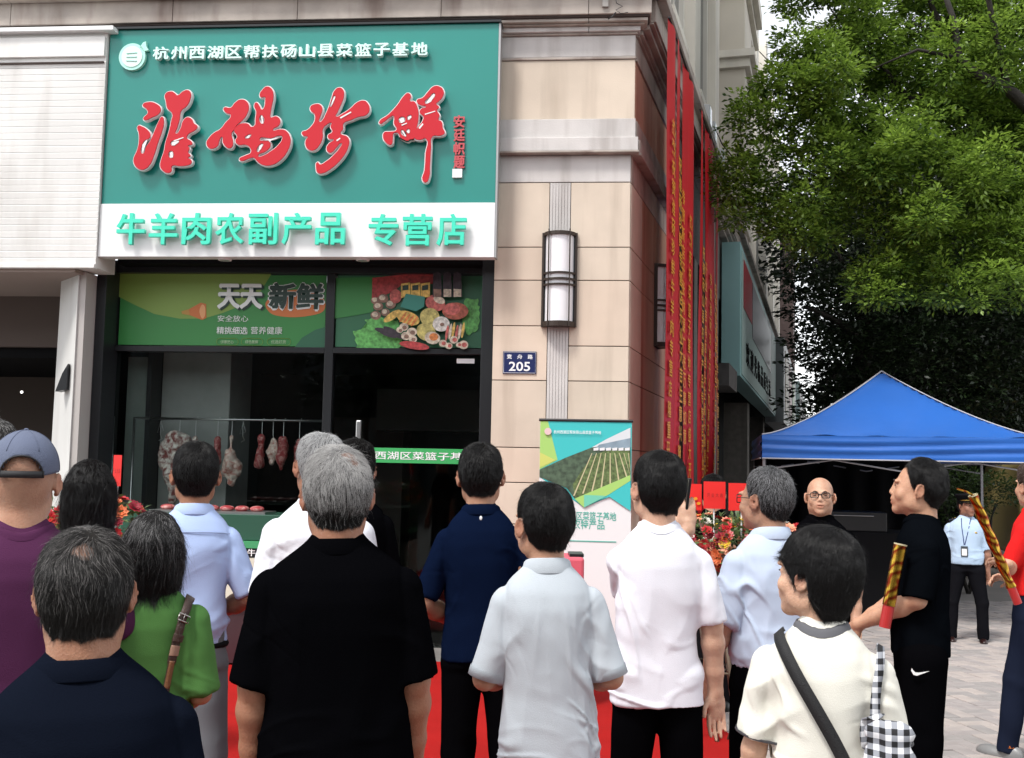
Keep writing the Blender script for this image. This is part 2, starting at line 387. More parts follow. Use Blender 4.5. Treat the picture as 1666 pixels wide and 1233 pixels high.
TC = [0, 0, .0, .0, -.003, -.008, -.012, -.014, -.014, -.013, -.012, -.01, -.008]
def arm_hang(sd, out=.04, fwd=.02, elbow=.02):
    return dict(e=(sd*(.174+out*.4), -.015+fwd*.2, 1.10), w=(sd*(.178+out), .02+fwd+elbow, .85), d=(sd*.04, .1, -1), n=(sd*.6, -.8, 0), curl=.55)
def arm_front(sd, ez=1.10, wx=.06, wy=.24, wz=.98, ox=.188, ey=-.03):
    return dict(e=(sd*ox, ey, ez), w=(sd*wx, wy, wz), d=(-sd*.8, .3, -.3), n=(sd*.3, .9, .2), curl=.8)
PEOPLE = {}
def person(label, x, y, rot=0, H=1.72, z=0, skin=(.50, .30, .20), hair=None, head=(0, 0, 0), top=None, bot=(.012, .012, .014), arms=None, build=1.0, belly=0, female=False,
           h=.006, hs=None, group='people watching the shop opening', shoe=(.01, .01, .01), seed=1, fold=1.0, feat=True, nstr=9000, legs=(0, 0), headscale=1.0, stance=.10, legw=1.0, tilt=0):
    hair = dict(dict(style='short', col=(.005, .0045, .0045), grey=0, T=.0075, topfac=2.2, L=.020, gcol=(.45, .44, .43)), **(hair or {}))
    top = dict(dict(kind='tee', col=(.5, .5, .5), hem=.86, sl=.21, sr=.072, se=.068, w=1.0), **(top or {}))
    k = H/1.72; hs = hs or h*1.15
    root = thing('person', label, 'person', group=group, mw=Matrix.Translation((x, y, z)) @ Matrix.Rotation(-tilt, 4, 'Y') @ Matrix.Rotation(rot, 4, 'Z') @ Matrix.Scale(k, 4))
    smat = skin_mat(skin, hair['col'])
    A = arms or (arm_hang(-1), arm_hang(1)); bw = build
    for a in A:
        if 'wp' in a: q_ = root.matrix_world.inverted() @ a['wp']; a['w'] = tuple(q_)
    HC = np.array([0, .012 if not female else .01, 1.60]); R = rotm(*head); PV = np.array([0, -.015, 1.52])
    hp = lambda p: PV+R@(np.array(p, float)*headscale+HC-PV)
    hw = .94 if female else 1.0
    xs = max(abs(c[0]) for a in A for c in (a['e'], a['w']))+.16; ys0 = min(min(a['w'][1], a['e'][1]) for a in A)-.13; ys1 = max(max(a['w'][1], a['e'][1]) for a in A)+.2
    zlow = min(min(a['w'][2], a['e'][2]) for a in A)-.2
    G = Grid((-xs, min(ys0, -.2), zlow), (xs, max(ys1, .2), 1.76), h)
    E = lambda c, r, kk=.01, op='u': G.ell(hp(c), np.array(r)*headscale, kk, R=R, op=op)
    # skull, face, jaw
    E((0, -.014, .034), (.0765*hw, .0945, .086)); E((0, -.03, .0), (.070*hw, .072, .072), .02)
    E((0, .03, -.015), (.066*hw, .068, .078), .02); E((0, .036, -.062), (.052*hw, .056, .045), .025); E((0, .074, -.092), (.024, .022, .020), .02)
    for sx in (-1, 1):
        E((sx*.056*hw, .01, -.055), (.016, .035, .032), .02); E((sx*.042, .066, -.028), (.022, .02, .022), .018); E((sx*.028, .086, .026), (.026, .011, .009), .012)
    if feat:
        G.cap(hp((0, .090, .016)), hp((0, .105, -.022)), .0075, .0098, .012); E((0, .084, -.050), (.030, .018, .022), .014)
        for sx in (-1, 1): E((sx*.0115, .097, -.027), (.0075, .009, .0068), .006)
        E((0, .094, -.051), (.022, .012, .008), .006); E((0, .0935, -.0645), (.018, .011, .007), .006); E((0, .1, -.058), (.019, .008, .0016), .003, 's')
        for sx in (-1, 1): E((sx*.031, .094, .008), (.017, .014, .011), .012, 's'); E((sx*.031, .078, .007), (.0145, .0125, .0115), .004); 
        for sx in (-1, 1): E((sx*.031, .0915, .005), (.0115, .003, .0012), .002, 's')
    nz = .060 if female else .0
    nr = .049 if female else .057*min(bw, 1.15)
    nb = np.array([0, -.018, 1.43])
    G.cap(nb, hp((0, -.022, -.04)), nr*1.08, nr*.99, .03)
    Gn = Grid(G.lo, G.lo, h); Gn.n = G.n; Gn.ax = G.ax; Gn.D = G.D.copy()     # head and neck without ears: base of the hair
    for sx in (-1, 1):
        er = R@np.array(Euler((.15, 0, sx*-.42)).to_matrix()); c = hp((sx*.084*hw, -.006, -.006))
        G.ell(c, np.array((.0055, .019, .031))*headscale, .004, R=er)
        for t in range(7):
            a0 = math.radians(-60+t*40); a1 = math.radians(-60+(t+1)*40)
            q0, q1 = (c+er@(np.array((sx*.004, -.002-.017*math.cos(a), .003+.027*math.sin(a)))*headscale) for a in (a0, a1)); G.cap(q0, q1, .0042, .0042, .003)
        G.ell(hp((sx*.081*hw, .001, -.031)), (.006, .008, .009), .004, R=er)
        G.ell(c+er@np.array((sx*.006, .004, .002)), (.004, .009, .012), .003, R=er, op='s')
    # arms and hands
    for sx, a in ((-1, A[0]), (1, A[1])):
        S = np.array((sx*.138*bw, -.014, 1.332)); e = np.array(a['e'], float)*(1 if 'abs' in a else (bw**.6, 1, 1)); wv = np.array(a['w'], float); ab = .9 if female else min(1.0*bw, 1.15)
        mid = S+(e-S)*.5
        G.cap(S, mid, .041*ab, .043*ab, .02); G.cap(mid, e, .043*ab, .037*ab, .02)
        f1 = e+(wv-e)*.28; f2 = e+(wv-e)*.7
        G.cap(e, f1, .037*ab, .040*ab, .02); G.cap(f1, f2, .040*ab, .031*ab, .02); G.cap(f2, wv, .033*ab, .0265*ab, .015); G.cap(wv, wv+np.array(a['d'])/np.linalg.norm(a['d'])*.03, .0265*ab, .024*ab, .012)
        make_hand(G, wv, a['d'], a['n'], a.get('side', 1 if sx > 0 else -1), a['curl'], .94 if female else 1.02)
    G.cap((-.11*bw, -.014, 1.35), (.11*bw, -.014, 1.35), .05, .05, .03); G.cap((0, 0, 1.36), (0, 0, max(zlow+.05, .95)), .09, .09, .03)
    V, Fq = G.nets(); me = np_mesh('body', V, Fq, smat)
    q = (V-hp((0, 0, 0)))@R/headscale        # head-frame coordinates
    az = np.abs(np.arctan2(q[:, 0], q[:, 1])); zl = np.interp(az, HL_A, HL_Z.get(hair['style'], HL_Z['short']))
    crown = lambda qq: np.exp(-(((qq[:, 0]-hair.get('bx', 0))/.05)**2+((qq[:, 1]-hair.get('by', -.055))/.055)**2+((qq[:, 2]-hair.get('bz', .1))/.055)**2))
    sc = sstep(q[:, 2]-zl, -.012, .008)*(V[:, 2] > 1.45)
    if hair.get('bald', 0): sc *= 1-np.clip(hair['bald']*1.1*crown(q), 0, .8)
    if hair['style'] == 'shaved': sc = .22*sstep(q[:, 2]-np.interp(az, HL_A, HL_Z['short']), -.012, .01)*(V[:, 2] > 1.45)*(1-.7*sstep(q[:, 2], .03, .09))
    fl = np.exp(-((np.abs(q[:, 0])-.0)/.02)**2-((q[:, 1]-.1)/.012)**2-((q[:, 2]+.058)/.012)**2)*.9+np.exp(-((np.abs(q[:, 0])-.087)/.012)**2-((q[:, 1]+.006)/.02)**2-((q[:, 2]+.004)/.03)**2)*.45
    for nm, vv in (('scalp', sc), ('flush', fl)):
        at = me.attributes.new(nm, 'FLOAT', 'POINT'); at.data.foreach_set('value', vv.astype(np.float32))
    link('body', me, root)
    if feat == 'eyes':
        for sx in (-1, 1):
            MB().ell(hp((sx*.031, .0885, .0075)), (.009, .004, .0032), 10, 6).build('eye', mat('eye_dark', (.02, .012, .01), .2), root, True)
            MB().tube([hp((sx*.014, .099, .026)), hp((sx*.03, .0985, .0315)), hp((sx*.046, .090, .027))], [.0022, .003, .0016], 6).build('eyebrow', mat('brow_hair', (.015, .012, .01), .8), root, True)
    # hair volume and strands
    if hair['style'] != 'shaved':
        T = hair['T']; Gh = Grid((-.16, -.2, 1.40), (.16, .18, 1.80), .005)
        ax = Gh.xyz((slice(None),)*3); XX = np.stack(np.broadcast_arrays(*ax), -1).reshape(-1, 3); base = Gn.sample(XX)
        outside = (XX[:, 2] > 1.755); cr = hp((0, -.014, .034)); u = (XX-cr)@R; ee = np.linalg.norm(u/np.array((.0765*hw, .0945, .086))/headscale, axis=1); base = np.where(outside, (ee-1)*.08, base)
        qq = (XX-hp((0, 0, 0)))@R/headscale; az = np.abs(np.arctan2(qq[:, 0], qq[:, 1])); zl = np.interp(az, HL_A, HL_Z.get(hair['style'], HL_Z['short']))
        dz = qq[:, 2]-zl; t = T*(.12+.88*sstep(dz, 0, .055 if hair['style'] in ('short', 'high') else .02)); t = t*(1+.35*sstep(qq[:, 2], .06, .11)*hair.get('topfac', 1))
        if hair.get('bald', 0): t = t-(T*1.5+.008)*np.clip(hair['bald']*1.6*crown(qq), 0, 1)
        d = base-t
        if hair['style'] == 'bob':
            zz = qq[:, 2]; W_ = hair.get('W', .093); wa = np.interp(zz, [-.14, -.1, -.03, .04, .1], [W_*.86, W_*.98, W_*1.03, W_*.95, .05]); wb = np.interp(zz, [-.14, -.1, -.03, .04, .1], [W_*.84, W_*1.0, W_*1.17, W_*1.1, .05])
            if hair['style'] == 'pixie': wa = np.interp(zz, [-.13, -.1, -.05, 0, .04, .1], [.046, .056, .078, .094, .094, .05]); wb = np.interp(zz, [-.13, -.1, -.05, 0, .04, .1], [.052, .066, .092, .112, .11, .05])
            col = (np.sqrt((qq[:, 0]/wa)**2+((qq[:, 1]+.022)/wb)**2)-1)*.07
            col = np.maximum(col, zz-.09); d = smin(d, col, .03)
            face = .02+.035*sstep(zz, -.02, .06) if hair['style'] == 'bob' else np.interp(zz, [-.1, -.06, -.02, .02, .06], [-.045, -.03, .016, .05, .08])
            d = np.maximum(d, np.where(zz < .062, (qq[:, 1]-face), -1)*.8)
        d = np.maximum(d, -dz*.7)
        d = d+.0014*noise3(qq*np.array([55, 55, 22]), seed)+.0009*noise3(qq*95, seed+3)
        Gh.D = d.reshape(Gh.n).astype(np.float32); V, Fq = Gh.nets()
        hm = hair_mat(hair['col'], hair['grey'], hair['gcol']); capm = mat('hair_under_%d' % int(1000*hair['col'][0]+100*hair['grey']), tuple(c*(1-hair['grey']*.5)+g*hair['grey']*.35 for c, g in zip(hair['col'], hair['gcol'])), .95, spec=.03)
        link('hair', np_mesh('hair', V, Fq, capm), root)
        nrm = Gh.grad(V); wh = hp((.012, hair.get('wy', -.05), .125)); qs = (V-hp((0, 0, 0)))@R/headscale; azs = np.abs(np.arctan2(qs[:, 0], qs[:, 1])); sel = (Gh.sample(V+nrm*.004) > 0) & (qs[:, 2]-np.interp(azs, HL_A, HL_Z.get(hair['style'], HL_Z['short'])) > np.where(azs < 1.9, .014, .004))
        V, nrm = V[sel], nrm[sel]
        if hair.get('bald', 0):
            qv = (V-hp((0, 0, 0)))@R; keep = RN.rand(len(V)) > np.clip(hair['bald']*1.1*crown(qv), 0, .72); V, nrm = V[keep], nrm[keep]
            bsel = (sc > .02); 
        strands('hair', V, nrm, Gh, wh, hair['L'], int(nstr), hm, root, lift=hair.get('lift', .003), grav=hair.get('grav', .25), r0=hair.get('r', .0004), curl=hair.get('curl', 0), seed=seed, R=R, steps=hair.get('steps', 5), fwd=hair.get('fwd', 0),
                hc=(lambda pp: hair.get('dark_low', .35)*sstep(-((pp-hp((0, 0, 0)))@R)[:, 2], -.02, .07)-hair.get('light_top', .1)*sstep(((pp-hp((0, 0, 0)))@R)[:, 2], .02, .1)) if hair['grey'] > 0 else None)
        strands('hair', V, nrm, Gh, wh, hair['L']*1.15, max(60, int(nstr*.035)), hm, root, lift=.010, grav=hair.get('grav', .25)*.6, r0=.00016, curl=.25, seed=seed+77, R=R, steps=6, lenvar=.5)
    # shirt
    tk = top['w']; hem = top['hem']; Gs = Grid((-.36*max(bw, 1), -.26-belly, hem-.03), (.36*max(bw, 1), .26+belly, 1.54), hs)
    za = [zz for zz in TZ if zz > hem+.01]; za = [hem]+za
    fa = np.interp(za, TZ, TA)*bw*tk; fb = np.interp(za, TZ, TB)*(bw**.7)*tk; fc = np.interp(za, TZ, TC)
    if female: fa = fa*np.interp(za, [.8, 1.05, 1.3, 1.4, 1.5], [1.0, .93, .92, .93, .98])
    bl = belly*np.exp(-((np.array(za)-1.02)/.16)**2); fb = fb+bl*.6; fa = fa+bl*.35; fc = fc+bl*.5
    if top.get('flare'): fa = fa+top['flare']*sstep(1.15-np.array(za), 0, .3); fb = fb+top['flare']*.7*sstep(1.15-np.array(za), 0, .3)
    if top.get('tuck'): fa = fa*np.interp(za, [.9, .96, 1.02, 1.1], [.86, .94, 1.02, 1]); 
    Gs.loft(za, fa, fb, fc, 2.35)
    for sx, a in ((-1, A[0]), (1, A[1])):
        S = np.array((sx*.140*bw, -.014, 1.338)); e = np.array(a['e'], float)*(1 if 'abs' in a else (bw**.6, 1, 1)); dv = e-S; L = np.linalg.norm(dv); dv /= L
        en = S+dv*min(top['sl'], L*.98); Gs.cap(S, en, top['sr']*.70*min(bw, 1.1), top['se']*.69*min(bw, 1.1), .03, cut=True)
        G_ = Gs
    V, Fq = Gs.nets(); nrm = Gs.grad(V)
    f = fold*np.ones(len(V)); p = V.copy(); p[:, 0] += seed*3.1
    wv_ = noise3(p*3.3, 5)[:, None]*.12; pw = p+wv_
    tor = sstep(.2*bw-np.abs(V[:, 0]), -.02, .03)
    vert = (ridge(pw*np.array([13, 13, 2.2]), seed)*.5+ridge(pw*np.array([7, 7, 1.3]), seed+1)*.5)*sstep(1.38-V[:, 2], 0, .35)
    diag = ridge(np.stack([(pw[:, 0]*.6+np.sign(V[:, 0])*pw[:, 2]*.9)*9, pw[:, 1]*5, (pw[:, 0]*np.sign(V[:, 0])-pw[:, 2])*2.2], 1), seed+2)*np.exp(-((np.abs(V[:, 0])-.15*bw)/.07)**2-((V[:, 2]-1.24)/.13)**2)
    horiz = ridge(pw*np.array([3.5, 3.5, 16]), seed+4)*np.exp(-((V[:, 2]-(hem+.08 if top.get('tuck') else 1.0))/.08)**2)*(1 if top.get('tuck') else .5)
    slv = ridge(pw*np.array([9, 9, 7]), seed+7)*(1-tor)
    side_ = ridge(np.stack([(np.abs(pw[:, 0])*1.1+pw[:, 2])*8, pw[:, 1]*4, (np.abs(pw[:, 0])-pw[:, 2])*1.5], 1), seed+12)*sstep(np.abs(V[:, 0])/bw, .06, .15)*sstep(1.33-V[:, 2], 0, .1)
    vert = np.sign(vert)*np.abs(vert)**1.3; disp = (vert*.0045+diag*.006+side_*.0035+horiz*(.009 if top.get('tuck') else .003)+slv*.002+noise3(pw*3, seed+9)*.006+noise3(pw*11, seed+10)*.0012)*f
    q2 = np.stack([np.abs(pw[:, 0])*.75+pw[:, 2]*.75, pw[:, 1]*.6, (np.abs(pw[:, 0])-pw[:, 2])*.28], 1)
    upz = sstep(V[:, 2], 1.42, 1.25)*.0+sstep(1.40-V[:, 2], 0, .12)
    disp = disp+f*upz*(.0055*crease(q2*13, seed+30)*sstep(np.abs(V[:, 0])/bw, .02, .12)+.0030*crease(pw*np.array([11, 11, 2.6]), seed+31, .16)+.0045*crease(pw*np.array([3.5, 3.5, 15]), seed+32, .12)*(sstep(1.10-V[:, 2], 0, .12)*.9+.1)-.003*crease(q2*21, seed+33, .09)*sstep(np.abs(V[:, 0])/bw, .05, .13))
    disp = disp-.006*np.exp(-((np.abs(V[:, 0])-.150*bw+.05*(V[:, 2]-1.3))/.010)**2)*sstep(V[:, 2], 1.15, 1.25)
    disp = np.clip(disp, -.007, .022)*(.4+.6*tor); disp *= sstep(1.47-V[:, 2], 0, .08)
    V = V+nrm*disp[:, None]
    tm = top.get('mat') or cloth_mat('cloth_%d' % len(MATS), top['col'], bump=top.get('bump', .2))
    link({'tee': 't_shirt', 'polo': 'polo_shirt', 'shirt': 'shirt', 'blouse': 'blouse'}[top['kind']], np_mesh('shirt', V, Fq, tm), root)
    # neckline or collar
    cm = top.get('collarmat') or tm; c0 = np.array([0, -.014, 1.44])
    def ringz(r, ang, zoff=0):
        pts = np.stack([r*np.sin(ang)*np.ones(60), -.012-r*np.cos(ang)*np.ones(60), np.linspace(1.535, 1.36, 60)], 1); dd = Gs.sample(pts); i = int(np.argmax(dd < 0)); return pts[i, 2]
    if top['kind'] in ('tee', 'blouse'):
        n = 48; v = []; f_ = []; bwid = top.get('bandw', .012); rr = nr*1.08+top.get('neck', .006)
        for i in range(n):
            a = 2*PI*i/n; z0 = ringz(rr, a); z1 = max(ringz(rr+bwid, a), z0-.009)
            s_, c_ = math.sin(a), -math.cos(a)
            for (rad, zz) in ((rr-.004, z0-.006), (rr, z0+.003), (rr+bwid*.6, (z0+z1)/2+.0045), (rr+bwid, z1+.0015), (rr+bwid+.004, z1-.012)): v.append((rad*s_, -.012+rad*c_, zz))
        for i in range(n):
            for j in range(4): f_.append((i*5+j, i*5+j+1, ((i+1) % n)*5+j+1, ((i+1) % n)*5+j))
        MB().add(v, f_).build('neckband', cm, root, True)
    else:
        n = 44; v = []; f_ = []; rr = nr*1.1+.001; hgt = top.get('ch', .034)*.9
        prof = ((0, -.012), (-.001, hgt*.7), (.001, hgt), (.004, hgt+.002), (.008, hgt-.002), (.014, hgt*.35), (.020, -.008), (.019, -.012), (.014, -.008))
        for i in range(n):
            a = math.radians(-158+316*i/(n-1)); s_, c_ = math.sin(a), -math.cos(a); fr = (1-math.cos(a))/2
            for (ro, zo) in prof:
                rad = rr+ro+.012*fr; zb = 1.459-.045*fr**1.8
                v.append((rad*s_*1.02, -.012+rad*c_, zb+zo*(1-.1*fr)-(.012*fr if ro > .015 else 0)))
        m_ = len(prof)
        for i in range(n-1):
            for j in range(m_-1): f_.append((i*m_+j, i*m_+j+1, (i+1)*m_+j+1, (i+1)*m_+j))
        MB().add(v, f_).build('collar', cm, root, True)
    # cuffs
    if top.get('cuff'):
        for sx, a in ((-1, A[0]), (1, A[1])):
            S = np.array((sx*.140*bw, -.014, 1.338)); e = np.array(a['e'], float)*(1 if 'abs' in a else (bw**.6, 1, 1)); dv = e-S; L = np.linalg.norm(dv); dv /= L; en = S+dv*(min(top['sl'], L*.98))
            ux = np.cross(dv, (0, 1, 0)); ux /= np.linalg.norm(ux); uy = np.cross(dv, ux); n = 36; v = []; f_ = []
            for i in range(n):
                aa = 2*PI*i/n; dr = ux*math.cos(aa)+uy*math.sin(aa)
                for t in (-top['cuffw'], .002):
                    q0 = en+dv*t; rs_ = np.linspace(.03, .13, 70); pp = q0+dr*rs_[:, None]; dd = Gs.sample(pp-dv*.009 if t > 0 else pp); ok = np.where(dd > 0)[0]; r_ = rs_[ok[0]] if len(ok) else .075
                    v.append(q0+dr*(min(r_, .1)+.004))
                v.append(en+dv*.003+dr*(min(r_, .1)-.014))
            for i in range(n):
                for j in (0, 1): f_.append((i*3+j, i*3+j+1, ((i+1) % n)*3+j+1, ((i+1) % n)*3+j))
            MB().add(v, f_).build('cuff', top['cuff'], root, True)
    # trousers
    Gt = Grid((-.34, -.26, .02), (.34, .26, 1.06), .012); tb = bw
    wz = [.84, .90, .97, 1.04]; Gt.loft(wz, np.array([.150, .152, .145, .14])*tb, np.array([.100, .104, .098, .09])+belly*.4, [0, 0, 0, 0], 2.5)
    for sx in (-1, 1):
        an = (sx*stance, .0-.02+legs[0 if sx < 0 else 1], .05); kn = (sx*(stance*.9+.01), .01+legs[0 if sx < 0 else 1]*.4, .48)
        Gt.cap((sx*.08*tb, 0, .84), kn, .083*tb*legw, .068*legw, .03); Gt.cap(kn, an, .068*legw, .060*legw, .02, cut=True)
    V, Fq = Gt.nets(); nrm = Gt.grad(V); pw = V+noise3(V*3, 2)[:, None]*.1
    V = V+nrm*(ridge(pw*np.array([8, 8, 6]), seed+20)*.006*(.4+np.exp(-((V[:, 2]-.12)/.1)**2)+np.exp(-((V[:, 2]-.5)/.08)**2)*.7))[:, None]
    bm_ = bot if not isinstance(bot, tuple) else cloth_mat('trousers_%d' % len(MATS), bot, bump=.15)
    link('trousers', np_mesh('trousers', V, Fq, bm_), root)
    sm_ = mat('shoe_%d' % int(shoe[0]*1000), shoe, .35)
    for sx in (-1, 1):
        ly = legs[0 if sx < 0 else 1]
        Gf = Grid((-.07, -.13, -.01), (.07, .22, .14), .008); Gf.ell((0, .1, .03), (.046, .095, .042), .02); Gf.ell((0, -.03, .04), (.038, .07, .06), .03)
        Gf.D = np.maximum(Gf.D, -Gf.xyz((slice(None),)*3)[2]+.002).astype(np.float32); V, Fq = Gf.nets(); V[:, 0] += sx*stance; V[:, 1] += ly-.02
        link('shoe', np_mesh('shoe', V, Fq, sm_), root)
    root['_k'] = k
    PEOPLE[label] = (root, Gs, hp, R)
    del root['_k']
    return root, Gs, hp, R
def strap(name, root, Gs, pts, width, thick, m, off=.004, n=40, proj=True, extra=None):
    """ribbon lying on the cloth surface, through the given points"""
    pts = np.array(pts, float); t = np.linspace(0, len(pts)-1, n); q = np.stack([np.interp(t, range(len(pts)), pts[:, i]) for i in range(3)], 1)
    ker = np.hanning(9); ker /= ker.sum(); q = np.stack([np.convolve(np.pad(q[:, i], 4, mode='edge'), ker, 'valid') for i in range(3)], 1)
    if proj:
        for _ in range(6): q = q-Gs.grad(q)*np.clip(Gs.sample(q)-off, -.02, .02)[:, None]
        q = np.stack([np.convolve(np.pad(q[:, i], 4, mode='edge'), ker, 'valid') for i in range(3)], 1)
    g = Gs.grad(q); g = np.stack([np.convolve(np.pad(g[:, i], 4, mode='edge'), ker, 'valid') for i in range(3)], 1); v = []; f = []
    for i in range(n):
        tg = q[min(i+1, n-1)]-q[max(i-1, 0)]; tg /= np.linalg.norm(tg)+1e-9; sd_ = np.cross(tg, g[i]); sd_ /= np.linalg.norm(sd_)+1e-9; nn = np.cross(sd_, tg); w_ = width(i/(n-1)) if callable(width) else width
        for (a, b) in ((-1, 0), (1, 0), (1, 1), (-1, 1)): v.append(q[i]+sd_*a*w_/2+nn*b*thick)
    for i in range(n-1):
        for j in range(4): f.append((i*4+j, i*4+(j+1) % 4, (i+1)*4+(j+1) % 4, (i+1)*4+j))
    f += [(3, 2, 1, 0), ((n-1)*4, (n-1)*4+1, (n-1)*4+2, (n-1)*4+3)]
    return MB().add(v, f).build(name, m, root, True), q, g
# ------------------------------------------------------------------ building frames: local x along the wall, -y out of the wall
_k = .095
UF = Vector((1, -_k, 0)).normalized(); NF = Vector((-_k, -1, 0)).normalized()
US = Vector((.29, 1, 0)).normalized(); NS = Vector((1, -.29, 0)).normalized()
OC = Vector((1.045, 9.6, 0))
def frame_mat(u, n, o=OC):
    m = Matrix.Identity(4)
    for i in range(3): m[i][0] = u[i]; m[i][1] = -n[i]; m[i][2] = (0, 0, 1)[i]
    m.translation = o; return m
FM = frame_mat(UF, NF); SM = frame_mat(US, NS)
def FA(px, py, w=0):
    d = ray(px, py); o = OC+NF*w; c = Vector((0, 0, CH)); q = c+d*((o-c).dot(NF)/d.dot(NF)); return (q-o).dot(UF), q.z
def SA(px, py, w=0):
    d = ray(px, py); o = OC+NS*w; c = Vector((0, 0, CH)); q = c+d*((o-c).dot(NS)/d.dot(NS)); return (q-o).dot(US), q.z
stone = mat('stone_panel', (.60, .505, .41), .7, objvar=.06, var=.10, vscale=1.6, bump=.1, bscale=90, streak=((.25, .19, .14), .36, 5, .5), spec=.3)
stone2 = mat('stone_panel_warm', (.59, .48, .385), .7, objvar=.06, var=.10, vscale=1.6, bump=.1, bscale=90, streak=((.30, .22, .16), .25, 5, .5), spec=.3)
trimm = mat('stone_trim', (.54, .51, .49), .7, var=.12, vscale=2.5, bump=.12, bscale=70, streak=((.2, .16, .14), .4, 6, .7), spec=.3)
trimd = mat('stone_cornice', (.40, .35, .31), .75, var=.25, vscale=2.2, bump=.15, bscale=50, streak=((.13, .08, .065), .7, 4, .8), spec=.3)
sides = mat('side_stone', (.50, .27, .185), .6, objvar=.07, var=.12, vscale=1.6, streak=((.30, .07, .045), .8, 4.5, .25), spec=.4)  # red tint and streaks hold the banners' reflection, besides dark runs
grout = mat('joint', (.05, .035, .03), .9)
darkm = mat('dark_metal', (.012, .013, .015), .35, spec=.4)
black = mat('black_and_shade', (.006, .006, .007), .8, spec=.1)  # black parts, and painted shade in the recess, soffit and tent sheets
# ---- ground
gm = mat('ground_grey', (.20, .185, .175), .9, var=.15, vscale=1.2, bump=.3, bscale=40)
tag(MB().box((-60, -30, -.2), (60, 120, 0)).build('ground', gm), kind='structure')
pv = thing('pavement', None, None); del_ = pv; pv['kind'] = 'structure'
pm = [mat('paver_%d' % i, c, .85, var=.12, vscale=6, bump=.35, bscale=70, streak=None) for i, c in enumerate(((.36, .32, .30), (.31, .28, .27), (.38, .335, .31), (.28, .26, .25)))]
BW, BL = .115, .23
pmes = []
for i in range(8):
    b = MB(); b.box((.003, .003, 0), (BL-.003, BW-.003, .05)); me = b.mesh('paver', pm[i % 4]); bm = bmesh.new(); bm.from_mesh(me); bmesh.ops.bevel(bm, geom=[e for e in bm.edges if all(v.co.z > .04 for v in e.verts)], offset=.005, segments=1, affect='EDGES'); bm.to_mesh(me); bm.free(); pmes.append(me)
cells = []
PA = .18
for gx in range(-2, 36):
    for gy in range(-3, 40):
        for q in (0, 1):
            hor = (gx+gy) % 2 == 0
            lx, ly = gx*BL, gy*BL
            if hor: a = (lx, ly+q*BW, 0)
            else: a = (lx+q*BW+BW, ly, PI/2)
            X = 1.7+a[0]*math.cos(PA)-a[1]*math.sin(PA)*-1*-1; Yy = 4.8+a[0]*math.sin(PA)+a[1]*math.cos(PA)
            cells.append((X, Yy, a[2]+PA))
def vis(c):
    d = Vector((c[0], c[1], .05))-Vector((0, 0, CH)); z = d.dot(_F); px = 833+CF*d.dot(_R)/z; py = 616.5-CF*d.dot(_U)/z; return 1510 < px < 1690 and 960 < py < 1260
near = sorted([c for c in cells if vis(c)], key=lambda c: c[1])[:300]
ns = set(near); rest = [c for c in cells if c not in ns]
for i, c in enumerate(near):
    o = link('paver', pmes[rnd.randrange(8)], pv); o.location = (c[0], c[1], -.03+rnd.uniform(-.003, .003)); o.rotation_euler = (rnd.uniform(-.008, .008), rnd.uniform(-.008, .008), c[2])
b = MB()
for c in rest:
    if c[1] > 14.5 or c[1] < 4.5: continue
    T_ = Matrix.Translation((c[0], c[1], -.03+rnd.uniform(-.003, .003))) @ Matrix.Rotation(c[2], 4, 'Z')
    n = len(b.v); b.add([T_ @ Vector(p) for p in ((.003, .003, .05), (BL-.003, .003, .05), (BL-.003, BW-.003, .05), (.003, BW-.003, .05), (.003, .003, 0), (BL-.003, .003, 0), (BL-.003, BW-.003, 0), (.003, BW-.003, 0))], [(0, 1, 2, 3), (0, 4, 5, 1), (1, 5, 6, 2), (2, 6, 7, 3), (3, 7, 4, 0)])
o = b.build('paver_field', pm[0], pv); o['kind'] = 'stuff'
for m_ in pm[1:]: o.data.materials.append(m_)
mi = np.repeat(RN.randint(0, 4, len(o.data.polygons)//5+1), 5)[:len(o.data.polygons)].astype(np.int32); o.data.polygons.foreach_set('material_index', mi)
# ---- carpet
cpm = mat('red_carpet', (.33, .010, .009), .95, var=.08, vscale=3, bump=.5, bscale=220, spec=.1, bump2=.25, b2scale=2.5)
nx, ny = 60, 120; X = np.linspace(-2.7, 1.42, nx); Yv = np.linspace(2.5, 9.3, ny); gx, gy = np.meshgrid(X, Yv, indexing='ij')
gz = .030+.004*noise3(np.stack([gx.ravel()*2.2, gy.ravel()*5, 0*gx.ravel()], 1), 3).reshape(nx, ny)
V = np.stack([gx, gy-.095*gx*0, gz], -1).reshape(-1, 3); ii = (np.arange(nx-1)[:, None]*ny+np.arange(ny-1)).ravel()
tag(link('red_carpet', np_mesh('red_carpet', V, np.stack([ii, ii+ny, ii+ny+1, ii+1], 1), cpm)), 'red felt carpet laid in front of the shop under the crowd', 'carpet')
